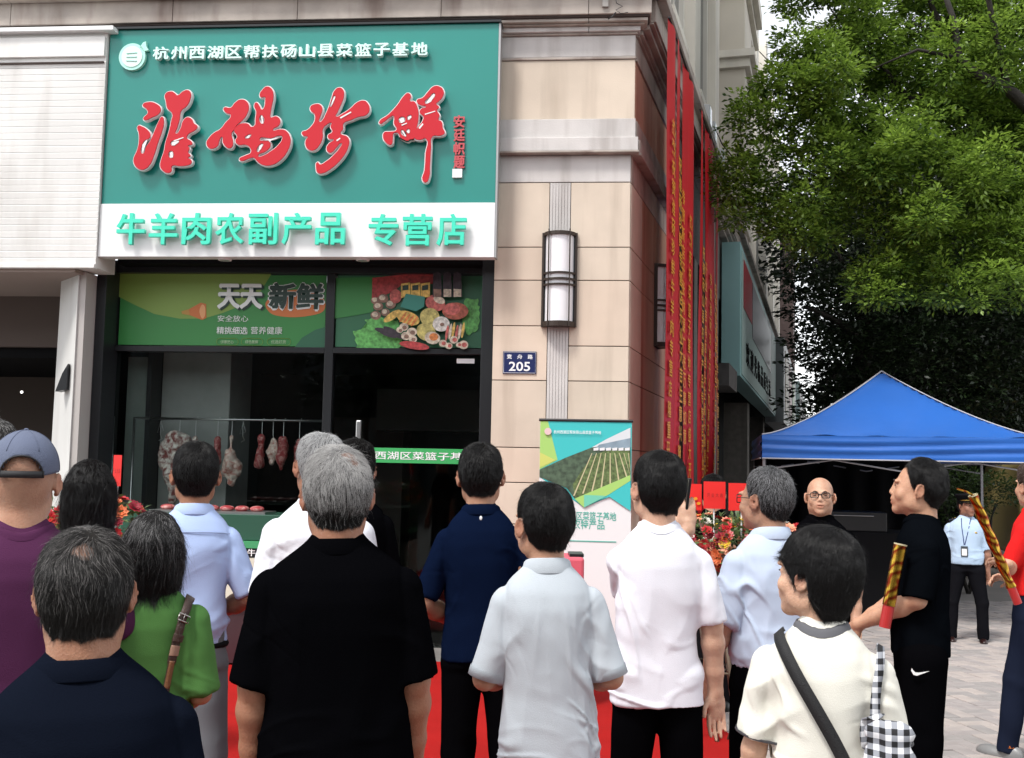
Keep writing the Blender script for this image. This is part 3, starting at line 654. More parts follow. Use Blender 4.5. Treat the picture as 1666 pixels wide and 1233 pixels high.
# ---- main building
bld = thing('shop_building', 'corner building faced in beige stone panels, cornice stained dark at its left', 'building', mw=FM)
box('core_wall', (-1.235, .031, 0), (-.03, 5, 6.2), grout, bld)
pn = [0]
def panel(u0, u1, z0, z1, m=stone, y0=0.0, d=.03, name='stone_panel', g=.004, par=None, bv=.003):
    return box(name, (u0+g, y0, z0+g), (u1-g, y0+d, z1-g), m, par or bld, bevel=bv)
zt = [0, .55, 1.18, 1.55, 1.864, 2.47, 2.787, 3.385, 3.69, 4.29]
for i in range(len(zt)-1):
    a, c = zt[i], zt[i+1]
    m1 = stone2 if i in (3, 5, 7) else stone
    if 2.3 < c < 2.6: panel(-1.235, -.735, 1.864, 2.47, m1)
    elif c == 2.787: panel(-1.235, -.735, 2.47, 2.967, m1)
    elif c == 3.385: panel(-1.235, -.735, 2.967, 3.385, stone2)
    else: panel(-1.235, -.735, a, c, m1)
    panel(-.545, 0, a, c, stone if i % 3 else stone2)
# fluted strip
fl = MB(); w_ = .19/7
for i in range(7): fl.box((-.735+i*w_+.0022, -.003, 0), (-.735+(i+1)*w_-.0022, .03, 4.285))
fl.box((-.735+.002, .004, 0), (-.545-.002, .029, 4.284)).build('fluted_strip', trimm, bld)
panel(-1.235, 0.0, 4.29, 4.545, trimm)
# projecting mouldings round the corner: front run + side run (each a part)
def band(z0, z1, w, m, u0=-1.235, s1=4.2, name='moulding', split=None):
    e = w*.80
    if split:
        xs = [u0]+split+[e]
        for a, c in zip(xs, xs[1:]): box(name, (a+.002, -w, z0), (c-.002, .03, z1), m, bld, bevel=.006)
    else: box(name, (u0, -w, z0), (e, .03, z1), m, bld, bevel=.006)
sideb = thing('side_wing', 'long side wing of the corner building receding behind the red banners', 'building', mw=SM)
def sband(z0, z1, w, m, s0=0.0, s1=7.0, name='moulding'): box(name, (s0-w*.0+.035, -w, z0), (s1, .03, z1), m, sideb, bevel=.006)
for (z0, z1, w, m) in ((4.545, 4.565, .085, trimd), (4.565, 4.69, .075, trimm), (4.69, 4.87, .045, trimm), (5.43, 5.455, .04, trimd), (5.455, 5.655, .035, trimm), (5.655, 5.675, .06, trimd)):
    band(z0, z1, w, m); sband(z0, z1, w, trimd if m is trimm else m, s1=3.4)
panel(-1.235, .03, 4.87, 5.43, stone, y0=-.025, d=.05)
for s0, s1 in ((.04, .5), (.5, 1.9), (1.9, 3.4)): panel(s0, s1, 4.87, 5.43, sides, y0=-.025, d=.05, par=sideb)
sp = [-5.9, -4.3, -3.1, -1.75, -.4]
band(5.675, 5.72, .09, trimm, -7.5, split=sp); band(5.72, 5.735, .13, trimd, -7.5)
band(5.735, 5.765, .17, trimd, -7.5, split=sp, name='cornice'); band(5.765, 5.785, .19, grout, -7.5)
band(5.785, 6.0, .21, trimd, -7.5, split=sp, name='cornice'); band(6.0, 6.1, .3, trimd, -7.5, split=sp, name='cornice')
for (z0, z1, w) in ((5.675, 5.72, .09), (5.72, 5.765, .15), (5.765, 5.785, .19), (5.785, 6.0, .21), (6.0, 6.1, .3)): sband(z0, z1, w, trimd, s1=60, name='cornice')
box('upper_wall', (-7.5, .1, 6.1), (0, 5, 14), mat('upper_wall', (.5, .46, .40), .8, var=.05), bld)
# loose cable and small cable bracket on the cornice
cb = thing('loose_cable', 'thin black cable dangling over the cornice above the wall lamp', 'cable')
c0 = OC+NF*.32+UF*(-.02)
def fpt(px, py, w): d = ray(px, py); o = OC+NF*w; c = Vector((0, 0, CH)); return c+d*((o-c).dot(NF)/d.dot(NF))
MB().tube([fpt(x, y, .26) for x, y in ((1000, -10), (1003, 5), (1013, 10), (1002, 16), (1010, 22), (1022, 20))], .004, 6).build('cord', darkm, cb, True)
MB().tube([fpt(x, y, .26) for x, y in ((1002, 20), (996, 27), (989, 31))], .006, 6).build('plug', darkm, cb, True)
tag(box('junction_box', fpt(980, 10, .24), fpt(990, -6, .24)+Vector((0, .05, 0)), mat('box_grey', (.3, .28, .26), .6)), 'small grey junction box on the cornice edge', 'box')
# side wing: lower tiles
zs_ = [0, .9, 1.864, 2.47, 2.787, 3.385, 3.69, 4.29]
se = [.035, .66, 1.5, 2.7, 3.4]
for i in range(len(zs_)-1):
    for j in range(4): panel(se[j], se[j+1], zs_[i], zs_[i+1], sides if j else mat('side_stone_pale', (.62, .50, .40), .7, var=.1, vscale=2, streak=((.25, .1, .07), .3, 5, .5)), par=sideb)
for j in range(4): panel(se[j], se[j+1], 4.29, 4.545, mat('side_band', (.45, .35, .30), .7, var=.15, streak=((.15, .06, .05), .5, 6, .5)), par=sideb)
box('core_wall', (.04, .031, 0), (3.39, 1.0, 6.1), grout, sideb)
# beyond the pier: grey pilasters, recess, shops
gpl = mat('grey_pilaster', (.22, .20, .18), .8, var=.15, streak=((.1, .09, .08), .5, 4, .5))
for s0, s1, w in ((3.45, 3.9, -.02), (5.2, 5.6, -.02), (7.4, 8.3, .02)): box('pilaster', (s0, -w, 0), (s1, .4, 5.674), gpl, sideb)
box('recess_wall', (3.4, .8, 0), (60, 1.0, 5.67), black, sideb)
box('fascia_wall', (3.4, .02, 4.6), (60, .5, 5.674), mat('fascia_dark', (.10, .09, .085), .8, var=.2), sideb)
box('sill', (7.3, -.28, 3.0), (8.9, .1, 3.35), mat('fascia_dark', (.1, .09, .085)), sideb)
for s0 in (16.5, 23.5, 31, 40): box('shop_pilaster', (s0, .05, 0), (s0+.7, .6, 3.3), gpl, sideb)
# upper side storeys
cream = mat('upper_cream', (.70, .66, .58), .8, var=.08, vscale=.8, streak=((.3, .26, .22), .3, 2, .3))
creamd = mat('upper_tan', (.58, .53, .45), .8, var=.1, vscale=.8)
glassd = mat('window_glass_dark', (.03, .04, .045), .12, spec=.6)
def window(s0, s1, z0, z1, y, par):
    f = MB(); t = .08
    f.box((s0-t, y-.07, z0-t), (s0, y+.05, z1+t)).box((s1, y-.07, z0-t), (s1+t, y+.05, z1+t)).box((s0, y-.07, z0-t), (s1, y+.05, z0)).box((s0, y-.07, z1), (s1, y+.05, z1+t))
    f.box((s0-.2, y-.16, z1+t), (s1+.2, y, z1+t+.12)).box((s0-.15, y-.13, z0-t-.1), (s1+.15, y, z0-t))
    w = f.build('window', cream, par); box('pane', (s0, y-.01, z0), ((s0+s1)/2-.02, y+.02, z1), glassd, w); box('pane', ((s0+s1)/2+.02, y-.01, z0), (s1, y+.02, z1), glassd, w)
    box('sash', ((s0+s1)/2-.02, y-.03, z0), ((s0+s1)/2+.02, y+.02, z1), cream, w)
box('upper_wall', (.05, .05, 6.1), (8.2, 5, 15), creamd, sideb)
for z0 in (7.0, 10.0): window(2.4, 3.5, z0, z0+1.9, .05, sideb); window(5.2, 6.3, z0, z0+1.9, .05, sideb)
for s0 in (.3, 4.1, 6.8): box('pilaster', (s0, -.10, 6.1), (s0+.6, .1, 15), cream, sideb)
box('corner_tower', (8.2, -.45, 6.1), (9.8, 4, 9.6), creamd, sideb, bevel=.02)
for z0, z1, e in ((8.35, 8.5, .08), (8.5, 8.62, .16), (9.6, 9.7, .08), (9.7, 9.95, .18), (9.95, 10.03, .1)): box('capital', (8.2-e, -.45-e, z0), (9.8+e, 4, z1), cream, sideb)
box('upper_wall', (9.8, .0, 6.1), (16, 4, 11.6), cream, sideb)
for z0, z1, e in ((11.0, 11.15, .08), (11.6, 11.75, .12), (11.75, 11.95, .22)): box('parapet_moulding', (9.8-e, -e, z0), (16+e, 4, z1), cream, sideb)
for z0 in (7.0, 9.2): window(11, 12.2, z0, z0+1.5, 0, sideb); window(13.6, 14.8, z0, z0+1.5, 0, sideb)
far = thing('far_apartment_block', 'pale multi-storey block at the far end of the street behind the tree', 'building', mw=SM)
box('wall', (18, .4, 6.1), (64, 8, 15), mat('far_wall', (.66, .62, .55), .85, var=.08), far)
for i in range(9):
    s0 = 19+i*5; box('pilaster', (s0, .0, 6.1), (s0+1, .4, 15.2), cream, far)
    for z0 in (7.2, 10.2, 13): window(s0+1.8, s0+3.6, z0, z0+1.6, .4, far)
box('brown_bay', (36, -.5, 6.1), (39, .4, 12), mat('brown_clad', (.16, .11, .10), .8), far)
# floodlights on the side cornice
fl0 = None
for i, s0 in enumerate((4.6, 5.3, 6.6)):
    t = thing('floodlight', ['floodlight with its glass facing the street, nearest of those on the side cornice', 'middle floodlight of those standing on the side cornice', 'floodlight farthest along the side cornice'][i], 'floodlight', mw=SM @ Matrix.Translation((s0, -.2, 6.1)), group='floodlights on the side cornice')
    box('housing', (-.13, -.05, .12), (.13, .06, .4), mat('flood_housing', (.5, .5, .5), .5), t, .01); box('lens', (-.11, -.058, .14), (.11, -.05, .38), mat('flood_lens', (.4, .5, .5), .15), t); box('bracket', (-.02, -.02, 0), (.02, .02, .12), darkm, t)
# ------------------------------------------------------------------ signboard
sign = thing('shop_sign', 'large teal and white shop signboard with red calligraphy above the window', 'sign', mw=FM @ Matrix.Translation((0, -.25, 0)))
SZ0, SZ1, SZG = 3.545, 5.70, 4.04
teal = mat('sign_teal', (.012, .215, .18), .3, spec=.4, var=.04, vscale=.8, coat=.12)
white = mat('sign_white', (.80, .80, .80), .4)
mint = mat('letter_mint', (.05, .66, .46), .4)
box('green_board', (-4.88, 0, SZG+.002), (-1.208, .12, SZ1), teal, sign, .004)
box('white_board', (-4.885, -.012, SZ0), (-1.208, .12, SZG), white, sign, .004)
box('edge_trim', (-1.208, -.006, SZ0), (-1.19, .12, SZ1), mat('edge_trim', (.35, .35, .35), .4, metal=.5), sign)
box('top_cap', (-4.9, -.03, SZ1), (-1.185, .15, SZ1+.02), darkm, sign)
box('under_soffit', (-4.88, .13, SZ0+.01), (-1.24, .7, SZ0+.06), black, bld)
# calligraphy, traced as strokes: outer outline + counters in photo coordinates
red = mat('letter_red', (.50, .004, .014), .35, spec=.3, coat=.1); rim = mat('letter_rim', (.75, .74, .74), .4)
Z1 = lambda p: (180+p[0]/4.744, 50+p[1]/4.744)
Z2 = lambda p: (480+p[0]/4.741, 50+p[1]/4.741)
def glyph(outlines, zf, name='brush_character', dy=0):
    mw = sign.matrix_world.inverted()
    def cu(off, ext, y):
        c = bpy.data.curves.new(name, 'CURVE'); c.dimensions = '2D'; c.fill_mode = 'BOTH'; c.offset = off; c.extrude = ext; c.resolution_u = 4
        for ol in outlines:
            sp = c.splines.new('BEZIER'); sp.bezier_points.add(len(ol)-1); sp.use_cyclic_u = True
            for bp, q in zip(sp.bezier_points, ol):
                px, py = zf(q); u, z = FA(px, py, .33); bp.co = (u, z, 0); bp.handle_left_type = bp.handle_right_type = 'AUTO'
        me = curve_mesh(c, name, red if off == 0 else rim)
        n = len(me.vertices); co = np.empty(n*3); me.vertices.foreach_get('co', co); co = co.reshape(-1, 3)
        q = np.stack([co[:, 0], y-co[:, 2], co[:, 1]], 1); me.vertices.foreach_set('co', q.ravel()); me.update(); return me
    r_ = link(name, cu(0, .006, -.084-dy), sign); b_ = link('rim', cu(.009, .022, -.056-dy), r_)
glyph([[(250,575),(300,552),(355,565),(388,600),(375,640),(320,670),(262,690),(255,680),(290,635),(280,605)]], Z1)
glyph([[(215,735),(245,740),(285,765),(308,800),(300,830),(262,850),(243,890),(238,945),(252,950),(275,900),(310,850),(340,780),(375,700),(400,665),(412,690),(400,770),(365,870),(330,980),(300,1040),(255,1072),(215,1065),(185,1030),(180,990),(205,930),(220,870),(222,800)]], Z1)
glyph([[(425,490),(470,470),(500,485),(518,500),(560,470),(600,460),(620,480),(615,530),(590,580),(545,620),(535,680),(515,750),(505,795),(540,760),(560,700),(590,670),(625,680),(645,715),(672,740),(650,770),(600,800),(590,830),(620,850),(632,875),(600,890),(610,905),(600,940),(618,965),(600,980),(625,1000),(622,1025),(590,1040),(530,1045),(475,1045),(470,1085),(445,1098),(400,1075),(385,1045),(395,990),(415,930),(425,870),(450,790),(470,700),(478,640),(440,600),(430,550)],
       [(468,858),(505,848),(530,852),(490,885),(470,885)], [(455,935),(478,930),(482,978),(458,980)]], Z1)
glyph([[(875,598),(930,595),(960,560),(1005,532),(1050,545),(1068,585),(1055,640),(1020,690),(975,730),(950,770),(935,790),(945,850),(942,890),(920,908),(890,895),(868,860),(862,820),(840,850),(830,885),(790,910),(760,905),(742,870),(760,830),(800,790),(850,760),(890,710),(930,660),(925,645),(895,635)]], Z1)
glyph([[(1155,510),(1180,450),(1210,432),(1245,450),(1258,500),(1245,580),(1235,640),(1235,668),(1280,662),(1310,690),(1300,730),(1255,768),(1300,763),(1350,770),(1385,815),(1388,870),(1360,940),(1310,1000),(1250,1035),(1190,1040),(1140,1015),(1105,980),(1060,990),(1010,1005),(995,995),(1040,965),(1085,940),(1075,900),(1040,880),(985,880),(965,850),(980,820),(955,770),(985,730),(1030,715),(1065,720),(1085,742),(1112,735),(1120,680),(1125,620),(1110,580),(1125,555),(1150,580),(1170,610),(1188,590),(1195,540),(1195,515)],
       [(1038,828),(1060,805),(1082,800),(1088,812),(1062,832)], [(1150,838),(1240,830),(1322,812),(1328,830),(1290,890),(1240,930),(1180,965),(1140,968),(1200,930),(1235,885),(1220,850)], [(1158,655),(1172,655),(1180,715),(1165,718)], [(1152,880),(1178,872),(1162,912),(1135,938)]], Z1)
glyph([[(120,590),(160,567),(200,575),(212,605),(200,650),(192,705),(214,690),(240,640),(262,590),(285,520),(305,465),(340,440),(372,455),(378,500),(355,570),(325,635),(315,660),(370,640),(430,600),(480,555),(530,540),(562,560),(575,610),(550,650),(490,665),(430,690),(375,715),(370,760),(350,790),(362,802),(400,815),(418,840),(410,900),(380,960),(330,1020),(270,1070),(210,1100),(175,1095),(165,1065),(175,1015),(192,1032),(240,1010),(300,960),(350,900),(362,868),(320,900),(280,940),(255,935),(245,905),(265,870),(300,840),(265,835),(255,810),(290,780),(275,740),(283,712),(245,725),(215,760),(215,820),(190,880),(150,920),(110,920),(85,890),(85,845),(100,820),(65,810),(55,785),(90,770),(130,735),(155,690),(150,640),(125,620)],
       [(272,590),(285,540),(308,500),(312,515),(290,565)]], Z2)
glyph([[(650,705),(720,650),(790,575),(845,500),(872,482),(895,500),(888,543),(920,548),(948,600),(952,680),(940,745),(930,800),(915,835),(890,838),(870,850),(840,840),(815,825),(795,790),(762,790),(755,830),(740,880),(700,860),(680,820),(690,785),(730,780),(785,765),(765,720),(758,655),(740,662),(690,700),(655,718)],
       [(800,682),(838,665),(850,700),(818,715)], [(868,662),(895,652),(900,668),(872,690)], [(818,768),(835,768),(860,812),(850,818)], [(857,775),(880,757),(884,788),(870,792)]], Z2)
glyph([[(942,538),(985,520),(1030,470),(1070,432),(1110,430),(1145,460),(1140,510),(1110,545),(1090,565),(1112,590),(1095,615),(1115,650),(1108,690),(1130,700),(1140,750),(1155,790),(1120,810),(1062,815),(1050,900),(1042,1040),(1035,1130),(1010,1170),(985,1155),(1000,1080),(1008,950),(1010,832),(970,842),(925,832),(918,795),(950,745),(985,700),(992,665),(962,630),(978,602),(1012,588),(980,578),(948,562)],
       [(1002,560),(1040,512),(1072,482),(1082,492),(1050,545),(1022,562)]], Z2, dy=.0015)
def inlay(pts, zf):
    MB().poly([FA(*zf(q), .345) for q in pts], -.0945, -.0905).build('white_gap', rim, sign)
for pts in ([(470,862),(522,848),(528,856),(492,884),(474,884)], [(458,938),(478,934),(481,976),(461,978)], [(245,880),(268,850),(285,838),(262,900),(250,942),(243,925)], [(486,846),(560,820),(562,826),(488,854)]): inlay(pts, Z1)
for pts in ([(1042,826),(1062,808),(1082,804),(1064,828)], [(1160,655),(1171,655),(1179,714),(1167,716)], [(1150,884),(1176,874),(1160,912),(1138,932)], [(1156,842),(1240,834),(1318,818),(1240,846),(1226,858),(1222,846)]): inlay(pts, Z1)
for pts in ([(276,586),(286,540),(306,502),(311,512),(290,562)], [(345,668),(430,622),(434,630),(352,676)], [(318,842),(346,824),(350,832),(322,852)]): inlay(pts, Z2)
for pts in ([(802,682),(836,668),(846,698),(820,712)], [(870,664),(894,655),(898,668),(874,688)], [(820,770),(834,770),(858,810),(849,816)], [(859,776),(879,760),(883,786),(872,790)], [(1006,560),(1042,514),(1070,486),(1080,494),(1048,546),(1022,560)], [(820,724),(862,708),(864,714),(824,732)], [(952,748),(984,712),(990,722),(962,756)], [(1000,640),(1080,616),(1082,622),(1002,648)]): inlay(pts, Z2)
S_ = lambda px, py: FA(px, py, .27)
def stext(s, x0, y1, x1, y0, m, ext=.02, off=.02, name='character', y=-.012, par=None):
    """one row of raised characters, each its own part; pixel box in the photo"""
    chs = [c for c in s if c != ' ']; n = len(s)
    a = S_(x0, y1); c = S_(x1, y0); W = (c[0]-a[0])/(n-.12)
    for i, ch in enumerate(s):
        if ch == ' ': continue
        put_text(ch, par or sign, a[0]+i*W, y-ext, a[1], W*.86, c[1]-a[1], m, ext, off, name=name)
stext('杭州西湖区帮扶砀山县菜篮子基地', 252, 100, 698, 72, mat('letter_white_mint', (.62, .86, .80), .4), off=.028)
stext('牛羊肉农副产品', 194, 400, 566, 349, mint, off=.022, y=-.035)
stext('专营店', 602, 402, 762, 351, mint, off=.022, y=-.035)
for i, ch in enumerate('安廷帜题'):
    a = S_(738, 208+i*22); put_text(ch, sign, a[0], -.015, a[1], .10, .115, mat('letter_sig', (.5, .07, .08), .4), .006, .03, name='small_character')
a = S_(736, 289); b_ = S_(752, 275); box('seal_square', (a[0], -.03, a[1]), (b_[0], 0, b_[1]), white, sign)
lg = thing('round_logo', 'round mint fruit-shaped logo at the left end of the sign text', 'logo', mw=sign.matrix_world.copy())
c = S_(216, 93)
b = MB(); n = 40
def ringdisc(cx, cz, r, y0, y1): return [(cx+r*math.cos(2*PI*i/n), cz+r*math.sin(2*PI*i/n)) for i in range(n)]
MB().poly(ringdisc(c[0], c[1], .128, 0, 0), -.035, 0).build('disc', mat('logo_mint', (.42, .78, .66), .4), lg)
MB().poly(ringdisc(c[0], c[1], .100, 0, 0), -.041, -.036).build('inner_disc', mat('logo_pale', (.66, .82, .76), .4), lg)
MB().poly([(c[0]+.07, c[1]+.09), (c[0]+.10, c[1]+.135), (c[0]+.125, c[1]+.145), (c[0]+.132, c[1]+.10), (c[0]+.155, c[1]+.06), (c[0]+.105, c[1]+.05)], -.035, 0).build('leaf', mat('logo_mint', (.42, .78, .66)), lg)
for q in range(3): MB().tube([(c[0]-.05, -.043, c[1]-.04+q*.035), (c[0]+.05, -.043, c[1]-.045+q*.04)], .006, 6).build('basket_bar', mat('logo_mint', (.42, .78, .66)), lg)
# downlights below the sign
for i, px in enumerate((366, 590)):
    q = FA(px, 422, .15); t = thing('soffit_light', ['round soffit light under the sign, above the left poster', 'round soffit light under the sign, above the food poster'][i], 'lamp', mw=FM @ Matrix.Translation((q[0], -.15, SZ0)), group='round lights under the sign')
    MB().tube([(0, 0, .02), (0, 0, -.012)], [.07, .06], 20).build('trim_ring', white, t); MB().tube([(0, 0, 0), (0, 0, -.014)], [.045, .045], 16).build('lens', mat('flood_lens', (.4, .5, .5)), t)
# ------------------------------------------------------------------ shopfront
yG = .40
sf = thing('shopfront', 'black framed glass shopfront under the sign with printed panels above', 'shopfront', mw=FM)
box('jamb', (-5.06, yG-.3, 0), (-4.965, yG+.08, 3.6), darkm, sf, .004); box('jamb', (-1.35, yG-.32, 0), (-1.237, yG+.08, 3.6), darkm, sf, .004)
box('mullion', (-2.885, yG-.06, 0), (-2.80, yG+.06, 3.55), darkm, sf, .004)
box('transom', (-4.965, yG-.06, 2.735), (-2.886, yG+.06, 2.79), darkm, sf, .004); box('transom', (-2.799, yG-.06, 2.735), (-1.351, yG+.06, 2.79), darkm, sf, .004)
box('head_beam', (-5.06, yG-.1, 3.5), (-1.24, yG+.08, 3.62), darkm, sf)
gl = bpy.data.materials.new('shop_glass'); gl.use_nodes = True; nn = gl.node_tree.nodes; ll = gl.node_tree.links; nn.clear()
go = nn.new('ShaderNodeOutputMaterial'); gt = nn.new('ShaderNodeBsdfTransparent'); gt.inputs[0].default_value = (.9, .93, .92, 1); gg = nn.new('ShaderNodeBsdfGlossy'); gg.inputs['Roughness'].default_value = .02; gg.inputs[0].default_value = (.9, .95, .95, 1)
gm_ = nn.new('ShaderNodeMixShader'); gf = nn.new('ShaderNodeFresnel'); gf.inputs[0].default_value = 1.30; ll.new(gf.outputs[0], gm_.inputs[0]); ll.new(gt.outputs[0], gm_.inputs[1]); ll.new(gg.outputs[0], gm_.inputs[2]); ll.new(gm_.outputs[0], go.inputs[0])
box('pane', (-4.964, yG-.006, .0), (-2.886, yG+.006, 2.734), gl, sf); box('pane', (-2.799, yG-.006, .0), (-1.351, yG+.006, 2.734), gl, sf)
# left return column in view and interior
grey = mat('interior_wall', (.30, .31, .30), .8, var=.06); greyg = mat('side_panel_green_grey', (.22, .26, .24), .7, var=.08)
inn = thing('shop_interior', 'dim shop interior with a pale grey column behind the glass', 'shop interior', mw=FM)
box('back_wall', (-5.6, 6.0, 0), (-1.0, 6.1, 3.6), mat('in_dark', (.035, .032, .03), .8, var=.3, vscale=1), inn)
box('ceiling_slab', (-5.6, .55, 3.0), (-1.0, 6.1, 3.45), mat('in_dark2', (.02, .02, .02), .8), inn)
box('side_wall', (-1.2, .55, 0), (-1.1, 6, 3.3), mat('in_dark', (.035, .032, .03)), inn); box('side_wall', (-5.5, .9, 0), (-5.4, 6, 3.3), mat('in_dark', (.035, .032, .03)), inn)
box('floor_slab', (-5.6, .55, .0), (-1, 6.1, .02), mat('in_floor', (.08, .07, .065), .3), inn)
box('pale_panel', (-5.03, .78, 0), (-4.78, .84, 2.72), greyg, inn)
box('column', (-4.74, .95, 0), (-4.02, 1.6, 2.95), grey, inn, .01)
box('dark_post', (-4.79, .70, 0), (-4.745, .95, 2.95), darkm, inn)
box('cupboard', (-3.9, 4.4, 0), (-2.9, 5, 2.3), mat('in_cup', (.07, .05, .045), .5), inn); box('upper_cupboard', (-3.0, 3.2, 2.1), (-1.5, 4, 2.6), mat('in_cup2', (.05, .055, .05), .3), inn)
led = mat('led_spot', (1, 1, 1), emit=((1, .97, .9), 2.2))
for i, (px, py) in enumerate(((633, 647), (760, 647), (687, 661), (733, 673))):
    d = ray(px, py); q = Vector((0, 0, CH))+d*((2.995-CH)/d.z)
    MB().tube([(q.x, q.y, 2.999), (q.x, q.y, 2.99)], [.028, .028], 14).build('spot_light', led, None)
    o = bpy.context.scene.objects[-1] if False else [o for o in COL.objects if o.name.startswith('spot_light')][-1]
    tag(o, ['lit ceiling spot behind the shop glass, leftmost in the shop', 'lit ceiling spot behind the shop glass, rightmost in the shop', 'lit ceiling spot behind the shop glass, upper of the middle two', 'lit ceiling spot behind the shop glass, lower of the middle two'][i], 'lamp', 'small lit spots in the shop ceiling')
for i, (px, py) in enumerate(((633, 647), (733, 673))):
    d = ray(px, py); q = Vector((0, 0, CH))+d*((2.90-CH)/d.z); ld = bpy.data.lights.new('ceiling_spot_glow', 'POINT'); ld.energy = 9; ld.shadow_soft_size = .08; ld.color = (1, .93, .82); lo = bpy.data.objects.new('ceiling_spot_glow', ld); lo.location = q+Vector((-.6, -.5, 0)); COL.objects.link(lo)
# printed panels above the transom
pg = mat('print_green', (.035, .22, .05), .45); pg2 = mat('print_dark_green', (.02, .12, .06), .45); pg3 = mat('print_lime', (.20, .32, .06), .45)
def poster_frame(name, label, x0, x1, z0, z1, y, base, cat='poster'):
    t = thing(name, label, cat, mw=FM @ Matrix.Translation((0, y, 0))); box('print_base', (x0, 0, z0), (x1, .008, z1), base, t); return t
p1 = poster_frame('printed_panel', 'green printed panel with yellow-green hill and white headline over the left window', -4.95, -2.895, 2.80, 3.49, yG-.03, pg)
L0 = [0]
def flat(pts, m, par, name='printed_shape', lay=None):
    L0[0] += 1; return MB().poly(pts, -.0012*(L0[0] if lay is None else lay)).build(name, m, par)
A1 = lambda px, py: FA(px, py, -(yG-.03))
def Zp1(p): return A1(180+p[0]/4.628, 420+p[1]/4.628)
def Zp2(p): return A1(530+p[0]/6.167, 420+p[1]/6.167)
def smooth_poly(pts, n=6):
    pts = [Vector((*p, 0)) for p in pts]; N = len(pts); out = []
    for i in range(N):
        p0, p1, p2, p3 = pts[i-1], pts[i], pts[(i+1) % N], pts[(i+2) % N]
        for k in range(n):
            t = k/n; out.append((.5*((2*p1)+(-p0+p2)*t+(2*p0-5*p1+4*p2-p3)*t*t+(-p0+3*p1-3*p2+p3)*t**3))[:2])
    return out
flat([Zp1(q) for q in ((62, 70), (62, 290), (180, 350), (330, 420), (520, 455), (700, 455), (850, 410), (1000, 350), (1130, 250), (1210, 120), (1215, 70))], pg3, p1, 'printed_hill')
flat([Zp1(q) for q in smooth_poly([(1170, 330), (1280, 255), (1450, 240), (1600, 300), (1600, 400), (1450, 440), (1300, 440), (1200, 410)])], mat('print_orange', (.55, .16, .04), .45), p1, 'printed_orange')
flat([Zp1(q) for q in ((1385, 672), (1440, 600), (1540, 540), (1625, 515), (1628, 672))], pg2, p1, 'printed_leaf')
# megaphone
flat([Zp1(q) for q in ((590, 385), (680, 335), (720, 345), (722, 450), (690, 465), (600, 430))], mat('print_orange', (.55, .16, .04)), p1, 'printed_megaphone')
flat([Zp1(q) for q in smooth_poly([(690, 350), (712, 370), (712, 430), (690, 455), (670, 400)])], mat('print_peach', (.7, .35, .15), .45), p1, 'printed_horn')
flat([Zp1(q) for q in ((535, 400), (590, 385), (600, 430), (540, 420))], mat('print_gold', (.45, .25, .05), .45), p1, 'printed_mouthpiece')
# big headline and small lines
pw_ = mat('print_white', (.72, .76, .74), .45); pk = mat('print_ink', (.01, .035, .025), .45)
def ptext(s, zf, x0, y1, x1, y0, m, par, off=.02, lay=-.02, nm='lettering'):
    a = zf((x0, y1)); c = zf((x1, y0)); return put_text(s, par, a[0], lay, a[1], c[0]-a[0], c[1]-a[1], m, 0, off, name=nm)
ptext('天天', Zp1, 822, 388, 1162, 208, pk, p1, .06, -.011); ptext('天天', Zp1, 808, 378, 1148, 200, pw_, p1, .045, -.013)
ptext('新鲜', Zp1, 1188, 390, 1612, 190, pw_, p1, .055, -.011); ptext('新鲜', Zp1, 1194, 384, 1606, 192, pk, p1, .04, -.013)
ptext('安全放心', Zp1, 808, 478, 1040, 432, pw_, p1, 0, -.011); ptext('精挑细选', Zp1, 800, 572, 1035, 518, pw_, p1, .008, -.011); ptext('营养健康', Zp1, 1058, 572, 1296, 518, pw_, p1, .0, -.011)
for i in range(3):
    x0 = (800, 985, 1180)[i]; x1 = (965, 1150, 1358)[i]; b = MB(); a_ = Zp1((x0, 655)); c_ = Zp1((x1, 605)); r_ = (c_[1]-a_[1])/2; pts = []
    for k in range(9): an = PI/2+PI*k/8; pts.append((a_[0]+r_+r_*math.cos(an), -.011, a_[1]+r_+r_*math.sin(an)))
    for k in range(9): an = -PI/2+PI*k/8; pts.append((c_[0]-r_+r_*math.cos(an), -.011, a_[1]+r_+r_*math.sin(an)))
    MB().tube(pts+[pts[0]], .0022, 4).build('pill_outline', mat('print_lime', (.2, .32, .06)), p1)
    ptext(('健康放心', '绿色新鲜', '优选好货')[i], Zp1, x0+30, 644, x1-35, 618, mat('print_pale', (.35, .5, .3), .5), p1, .01, -.011)
# food panel
p2 = poster_frame('printed_panel', 'green printed panel of meat, fruit and vegetables over the right window', -2.79, -1.36, 2.80, 3.49, yG-.03, mat('print_forest', (.025, .14, .065), .45))
c_ = lambda n, col: mat('food_'+n, col, .5, var=.45, vscale=34)
leafm = c_('lettuce', (.12, .42, .10)); meat = c_('meat', (.33, .04, .04)); ham = c_('ham', (.50, .12, .10)); yel = c_('yellow', (.62, .42, .10)); lit = c_('pale', (.60, .52, .40)); pear = c_('pear', (.50, .44, .14)); brn = c_('brown', (.24, .14, .10)); dkk = c_('dark', (.035, .025, .035)); org = c_('orange', (.6, .2, .05))
flat([Zp2(q) for q in ((70, 200), (70, 610), (300, 575), (480, 540), (480, 190))], mat('print_green', (.035, .22, .05)), p2, 'printed_field')
def jag(pts, amp=14, n=5):
    out = []; N = len(pts)
    for i in range(N):
        a, b = pts[i], pts[(i+1) % N]
        for k in range(n): t = k/n; out.append((a[0]+(b[0]-a[0])*t+rnd.uniform(-amp, amp), a[1]+(b[1]-a[1])*t+rnd.uniform(-amp, amp)))
    return out
